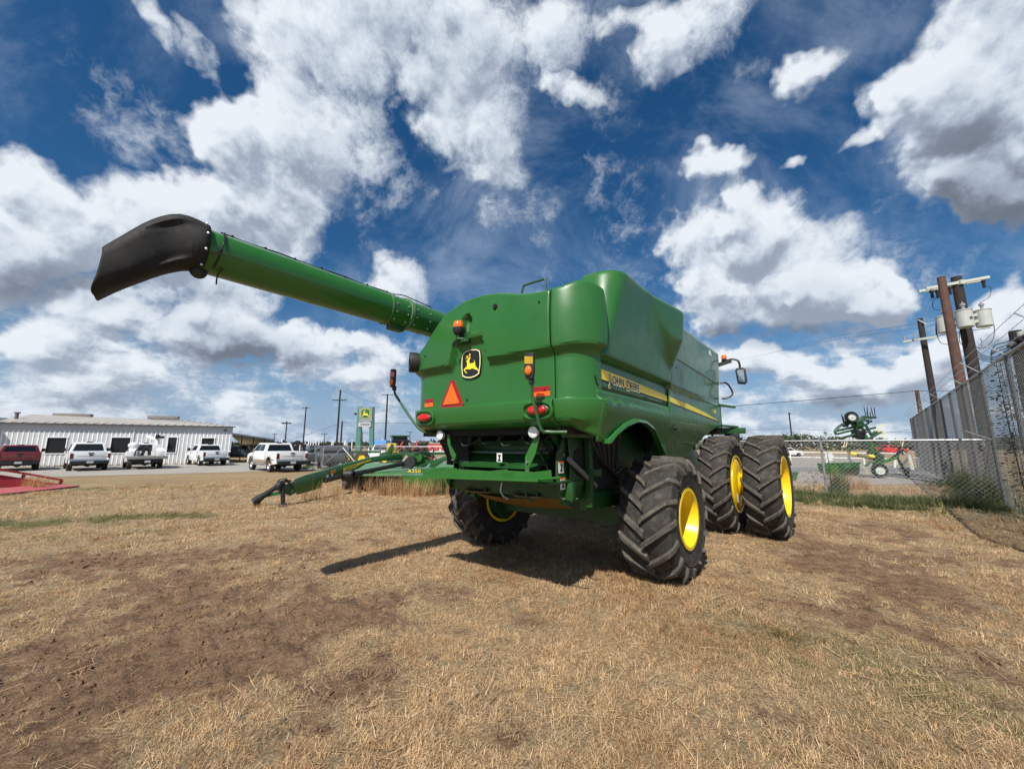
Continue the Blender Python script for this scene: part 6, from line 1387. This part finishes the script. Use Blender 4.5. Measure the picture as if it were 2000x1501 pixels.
for k in range(7):
    r0 = random.Random(k + 80); MB().tube(bez([at(1981, 660 + 5 * k, 14) - q2l, at(1965, 668 + 6 * k, 14.3) - q2l, at(1948 + r0.uniform(-8, 5), 674 + 7 * k, 15) - q2l, at(1935, 690 + 3 * k, 16) - q2l], 6), .018, 5).build('cable', BLK, q2)
MB().lathe([(-.15, .001), (-.15, .12), (.15, .12), (.15, .001)], at(1996, 655, 14) - q2l, 'Z', 12).build('grey_can', GREYA, q2)
for (x0, y0, x1, y1, x2, y2) in ((1500, 690, 1640, 655, 1795, 631), (1430, 705, 1640, 662, 1795, 640)):
    wire('overhead_wire', 'pale thin wires rising from the combine mirror to the pole left of the transformers', [at(x0, y0, 60), at(x1, y1, 42), at(x2, y2, 27), at(1870, 618 + (y0 - 690) * .5, 17)], .010)
wire('overhead_wire', 'thick black cable crossing from the combine side to the tall fence', [at(1405, 795, 30), at(1600, 779, 31), at(1790, 763, 33), at(2060, 763, 20)], .022)
wire('overhead_wire', 'wire above the low fence between the far pole and the tedder', [at(1330, 838, 160), at(1541, 836, 175), at(1830, 843, 150)], .05, sag=.6)
wire('overhead_wire', 'lower far wires above the low fence behind the tedder', [at(1330, 858, 160), at(1541, 848, 175), at(1660, 853, 150), at(1800, 833, 100)], .04, sag=.4)
pole(1541, 805, 170, 0, .30, 'far dark pole beside the tree above the low fence', arms=((0.6, 1.2, 0, .25),), ins=False)

# ------------------------------------------------------------------ rotary rake (tedder) behind the low fence
Yk = 21.5; kb = at(1715, 925, Yk); KO = Vector((kb.x, Yk, 0)); TD = thing('hay_tedder', 'green rotary hay tedder with folded arms, wheel in the air, behind the low fence', 'hay tedder', KO)
def k_(px, py, dy=0): return at(px, py, Yk + dy) - KO
DGR = mat('dark_green_tube', (.02, .07, .035), .45)
MB().bar(k_(1668, 826), k_(1685, 850), .20, .30).bar(k_(1685, 850), k_(1705, 880), .22, .28).bar(k_(1705, 880), k_(1722, 902), .2, .3).build('main_boom', GREEN, TD, bevel=.02)
MB().bar(k_(1722, 902), k_(1752, 893), .14, .16).bar(k_(1722, 902), k_(1708, 905), .3, .2).bar(k_(1715, 898), k_(1718, 915), .12, .12).build('chassis', GREEN, TD, bevel=.02)
def kwheel(px, py, r, tilt=0):
    w_ = MB().lathe([(-.09, r * .6), (-.11, r * .9), (-.06, r), (.06, r), (.11, r * .9), (.09, r * .6)], (0, 0, 0), (.35, 1, 0), 24).build('tyre', BLK, TD, loc=k_(px, py, -.3)); MB().lathe([(-.09, r * .6), (-.03, r * .5), (-.04, .1), (-.08, .001)], (0, 0, 0), (.35, 1, 0), 20).build('rim', GREYA, w_)
kwheel(1718, 918, .36); kwheel(1663, 814, .30)
MB().bar(k_(1664, 816), k_(1674, 822), .10, .12).bar(k_(1722, 905), k_(1719, 917), .08, .08).build('axle_arm', DGR, TD)
MB().tube(bez([k_(1670, 824), k_(1650, 827), k_(1637, 834), k_(1631, 843), k_(1634, 848)], 6), .065, 6).tube([k_(1633, 841), k_(1680, 831)], .07, 6).tube([k_(1636, 847), k_(1684, 835)], .06, 6).build('guard_hoop', DGR, TD)
for a_, b_ in (((1676, 823), (1706, 815)), ((1676, 822), (1692, 814)), ((1680, 825), (1698, 823)), ((1668, 824), (1648, 828)), ((1670, 828), (1651, 832))):
    m_ = ((a_[0] + b_[0]) / 2, (a_[1] + b_[1]) / 2 - 4); MB().tube(bez([k_(*a_), k_(*m_), k_(*b_)], 6), .065, 6).build('rotor_arm', DGR, TD); p = k_(*b_)
    MB().box(p, (.25, .1, .09)).tube([p, p + Vector((-.06, 0, .55))], .028, 4).tube([p + Vector((.1, 0, 0)), p + Vector((.12, 0, .55))], .028, 4).build('tine', BLK, TD)
for a_, b_ in (((1700, 855), (1720, 843)), ((1702, 848), (1712, 842)), ((1708, 862), (1722, 855)), ((1690, 865), (1668, 866)), ((1660, 880), (1648, 872)), ((1752, 893), (1758, 870)), ((1700, 900), (1688, 912))):
    MB().tube([k_(*a_), k_(*b_)], .07, 6).build('rotor_arm', DGR, TD); p = k_(*b_); s_ = -1 if b_[1] > 900 else 1
    MB().tube([p, p + Vector((.14, 0, .42 * s_))], .028, 4).tube([p + Vector((.12, 0, 0)), p + Vector((.28, 0, .40 * s_))], .028, 4).box(p, (.22, .1, .1)).build('tine', mat('pale_plastic', (.55, .52, .30), .5), TD)
MB().tube([k_(1640, 856), k_(1678, 846)], .07, 6).tube([k_(1668, 844), k_(1690, 858)], .05, 6).tube([k_(1676, 830), k_(1704, 868)], .06, 6).tube([k_(1690, 828), k_(1702, 850)], .065, 6).build('fold_linkage', DGR, TD)
MB().tube([k_(1648, 872), k_(1660, 884), k_(1706, 893)], .06, 6).tube([k_(1664, 886), k_(1722, 900)], .08, 6).build('lower_beam', mat('olive_tube', (.16, .15, .06), .6), TD)
for px, py in ((1667, 886), (1703, 891)): MB().sphere(k_(px, py, -.1), 1, 10, 6, sc=(.16, .12, .10), rot=(0, .2, 0)).build('yellow_guard', YDEC, TD)
MB().bar(k_(1752, 893), k_(1773, 930), .09, .09).bar(k_(1740, 895), k_(1765, 878), .07, .07).bar(k_(1773, 915), k_(1773, 932), .10, .10).build('drawbar', BLK, TD)
MB().bar(k_(1652, 872), k_(1664, 905), .05, .05).bar(k_(1664, 905), k_(1655, 890), .05, .05).build('fold_strut', STEEL, TD)
rr_ = random.Random(12)
for k in range(16):
    t_ = rr_.random(); bx, by = 1672 + 48 * t_ + rr_.uniform(-6, 8), 830 + 70 * t_ + rr_.uniform(-5, 5); an = rr_.uniform(-.6, .9); ln = rr_.uniform(8, 26) * rr_.choice((-1, 1))
    MB().tube([k_(bx, by, rr_.uniform(-.3, .6)), k_(bx + ln * math.cos(an), by - ln * math.sin(an) * .7, rr_.uniform(-.3, .6))], rr_.choice((.035, .05, .06)), 5).build('frame_tube', rr_.choice((DGR, DGR, GREENF, BLK)), TD)
for px, py in ((1678, 828), (1692, 862), (1716, 892)): MB().lathe([(-.12, .001), (-.12, .2), (.12, .24), (.14, .001)], k_(px, py, -.1), (.3, 1, .3), 14).build('rotor_hub', DGR, TD)
MB().box(k_(1676, 848), (.45, .4, .4)).sphere(k_(1679, 843), .28).build('gearbox', BLK, TD, bevel=.04)
# two green pans / buckets
for (x0, x1, y0, y1, Y, lab) in ((1614, 1648, 905, 922, 24.5, 'left green steel box of the pair beneath the tedder'), (1650, 1678, 904, 924, 24, 'right green steel box of the pair beneath the tedder'), (1538, 1557, 923, 938, 19.5, 'small green box seen beside the outer front tyre')):
    a, b_ = at(x0, y0, Y), gp(x1, y1); a2 = at(x1, y0, Y); w_ = a2.x - a.x; h_ = a.z
    B = MB(); B.prism([(-w_ / 2 - .05, h_), (w_ / 2 + .05, h_), (w_ / 2 - .05, .12), (w_ / 2 - .15, 0), (-w_ / 2 + .12, 0), (-w_ / 2 + .02, .2)], lambda x, z, q_: Vector((x, q_, max(z, .01))), .7); B.box((0, -.01, h_ + .02), (w_ + .16, .06, .07)); o = B.build('steel_box', GREEN, None, loc=((a.x + a2.x) / 2, Y, 0), bevel=.01); tag(o, lab, 'box', 'green steel boxes on the gravel lot')
# white pipe fence
PW = mat('white_pipe_paint', (.80, .78, .70), .5, var=.05, dirt=.15); O = Vector((36.5, 33.0, 0))
# measured run: from behind the tyres to the N-braced end
E0, E1 = at(1480, 905, 38.5), at(1755, 918, 31.0); E0.z = E1.z = 0
PF = thing('pipe_fence', 'white painted pipe rail fence across the gravel lot, with braced end post', 'fence', tuple(E1))
for z in (1.12, .68): MB().cyl(E0 - E1 + Vector((0, 0, z)), Vector((0, 0, z)), .05, n=8).build('rail', PW, PF)
for t_ in (0, .28, .55, .8, 1.0): p = (E0 - E1) * (1 - t_); MB().cyl(p, p + Vector((0, 0, 1.18)), .06, n=8).build('post', PW, PF)
N = [at(1748, 918, 31), at(1748, 893, 31), at(1756, 917, 31), at(1776, 890, 28.5), at(1783, 918, 28.5)]
MB().tube([N[0] - E1, N[1] - E1, ], .08, 8).tube([N[2] - E1, N[3] - E1, N[4] - E1], .10, 8).build('braced_end', PW, PF)
for px in (1793, 1803): p = at(px, 892, 29) - E1; MB().cyl((p.x, p.y, 0), p, .08, n=8).build('post', PW, PF)
MB().cyl(at(1783, 893, 29) - E1, at(1806, 896, 29) - E1, .05, n=6).build('rail', PW, PF)
rs = at(1620, 892, 37.3); o = MB().lathe([(-.01, .001), (-.01, .38), (.01, .38), (.01, .001)], (0, 0, 0), 'Y', 8).cyl((0, .03, -.95), (0, .03, -.2), .03, n=6).build('road_sign', mat('sign_back', (.62, .63, .64), .5), None, loc=(rs.x, 37.2, rs.z)); tag(o, 'back of an octagonal sign in front of the white pipe fence', 'sign')
# far vehicles
fp = at(1742, 880, 75); pickup('parked_car', 'bright red pickup far off on the road behind the tedder', 'car', (fp.x - 2.5, 75), -92, mat('bright_red_paint', (.55, .012, .012), .3, coat=.5), H=1.8, group='vehicles on the far road')
fw = at(1536, 879, 62)
CAR = thing('parked_car', 'white car on the far road just right of the outer front tyre', 'car', (fw.x, 62, 0), 0, 'vehicles on the far road')
MB().prism([(-2.1, .3), (2.0, .3), (2.15, .6), (1.9, .85), (1.0, .95), (.3, 1.38), (-1.1, 1.42), (-1.9, 1.0), (-2.2, .8)], lambda x, z, q_: Vector((x, -.85 + q_, z)), 1.7).build('body', WP, CAR, bevel=.06)
for sx in (-1.3, 1.25): MB().cyl((sx, -.9, .32), (sx, .9, .32), .32, n=16).build('wheel', BLK, CAR)
MB().prism([(-1.0, .98), (.75, .98), (.25, 1.3), (-.95, 1.33)], lambda x, z, q_: Vector((x, -.875 + q_, z)), 1.75).build('side_window', GLASS, CAR)
# ------------------------------------------------------------------ trees on the horizon
def crown(n, fn, sz, seed, m, parent=None, name='crown', loc=None):
    r = random.Random(seed); b = MB()
    for i in range(n):
        p = Vector(fn(r)); d = Vector((r.gauss(0, 1), r.gauss(0, 1), r.gauss(0, 1))).normalized(); e = d.orthogonal().normalized(); s = sz * r.uniform(.5, 1.4)
        b.add([p, p + (d * .5 + e * .4) * s, p + d * s, p + (d * .5 - e * .4) * s], [(0, 1, 2, 3)])
    return b.build(name, m, parent, loc=loc)
TL = mat('tree_leaves', (.045, .065, .025), .8, var=.5, scale=.8); TLD = mat('far_woodland', (.040, .050, .028), .9, var=.45, scale=.12)
tr_p = at(1553, 868, 120); TR = thing('tree', 'small round tree beside the far pole above the low fence', 'tree', (tr_p.x, 120, 0))
MB().tube([(0, 0, 0), (.1, 0, 1.6), (.3, .1, 3.2)], [.25, .2, .08], 8).build('trunk', WOOD, TR)
cl_ = [(random.Random(5 + i).gauss(0, 1.8), random.Random(55 + i).gauss(0, 1.2), 2.4 + random.Random(95 + i).random() * 2.2, .6 + .6 * random.Random(15 + i).random()) for i in range(14)]
crown(1800, lambda r: (lambda c: (c[0] + r.gauss(0, .5) * c[3], c[1] + r.gauss(0, .5) * c[3], c[2] + r.gauss(0, .42) * c[3]))(r.choice(cl_)), .42, 3, TL, TR)
bt_ = at(634.5, 872, 75); BS = thing('bush', 'round dark olive bush beyond the yard fence below a small far pole', 'bush', (bt_.x, 75, 0)); MB().cyl((0, 0, 0), (0, 0, .8), .15, n=6).build('trunk', WOOD, BS)
crown(1500, lambda r: (lambda t_, u_: (1.25 * math.cos(t_) * math.sqrt(1 - u_ * u_) * r.uniform(.75, 1.02), 1.2 * math.sin(t_) * math.sqrt(1 - u_ * u_), 1.15 + 1.2 * u_ * r.uniform(.8, 1.0)))(r.uniform(0, 6.28), r.uniform(-.5, 1)), .22, 4, mat('olive_leaves', (.055, .06, .025), .85, var=.4), BS)
def far_wood(name, x0, y0, x1, y1, h, n, seed):
    """strip of distant trees as many leaf clumps"""
    def f(r):
        t_ = r.random(); x = x0 + (x1 - x0) * t_; y = y0 + (y1 - y0) * t_ + r.uniform(0, 18); hh = h * (.55 + .45 * float(fbm(np.array([x * .045]), np.array([seed * 3.1]), 4, seed)[0]) * 1.6)
        return (x, y, r.random() ** .7 * hh)
    o = crown(n, f, 1.5, seed, TLD, None, name); tag(o, kind='stuff'); return o
far_wood('distant_trees', 60, 150, 330, 105, 4.6, 9000, 2); far_wood('distant_trees', -330, 190, 60, 240, 3.4, 9000, 5); far_wood('distant_trees', 330, 105, 420, 40, 4.5, 3000, 8)
# low grey structures far behind the yard
for i, (px0, px1, pyt, Y, c, lab) in enumerate(((560, 640, 873.5, 95, (.10, .09, .08), 'long low dark shed far behind the fenced yard'), (840, 880, 862, 90, (.55, .56, .58), 'pale low building far behind the red implements'), (775, 800, 863, 92, (.6, .6, .6), 'white low building far behind the green tractor'))):
    a, b_ = at(px0, pyt, Y), at(px1, pyt, Y); T_b = thing('far_shed', lab, 'shed', ((a.x + b_.x) / 2, Y, 0)); w_ = b_.x - a.x; m = mat('far_shed_%d' % i, c, .7)
    MB().box((0, 2, a.z / 2 - .2), (w_, 4, a.z - .4)).build('wall', m, T_b); MB().prism([(-w_ / 2 - .3, a.z - .4), (w_ / 2 + .3, a.z - .4), (w_ / 2 + .3, a.z - .25), (-w_ / 2 - .3, a.z - .25)], lambda x, z, q_: Vector((x, -.2 + q_, z)), 4.4).build('roof', ROOFM, T_b)
EX = thing('loader_arm', 'small black loader arm raised behind the crew cab pickup', 'loader', (at(568, 868, 60).x, 60, 0))
def x_(px, py): return at(px, py, 60) - Vector(EX.location)
MB().bar(x_(556, 882), x_(563, 869), .6, .5).bar(x_(568, 869), x_(582, 862), .45, .4).bar(x_(566, 882), x_(570, 868), .5, .5).bar(x_(582, 862), x_(585, 868), .5, .5).build('boom', BLK, EX)
MB().box(x_(563, 880), (2.4, 1.6, 1.6)).build('cab', BLKP, EX, bevel=.1)
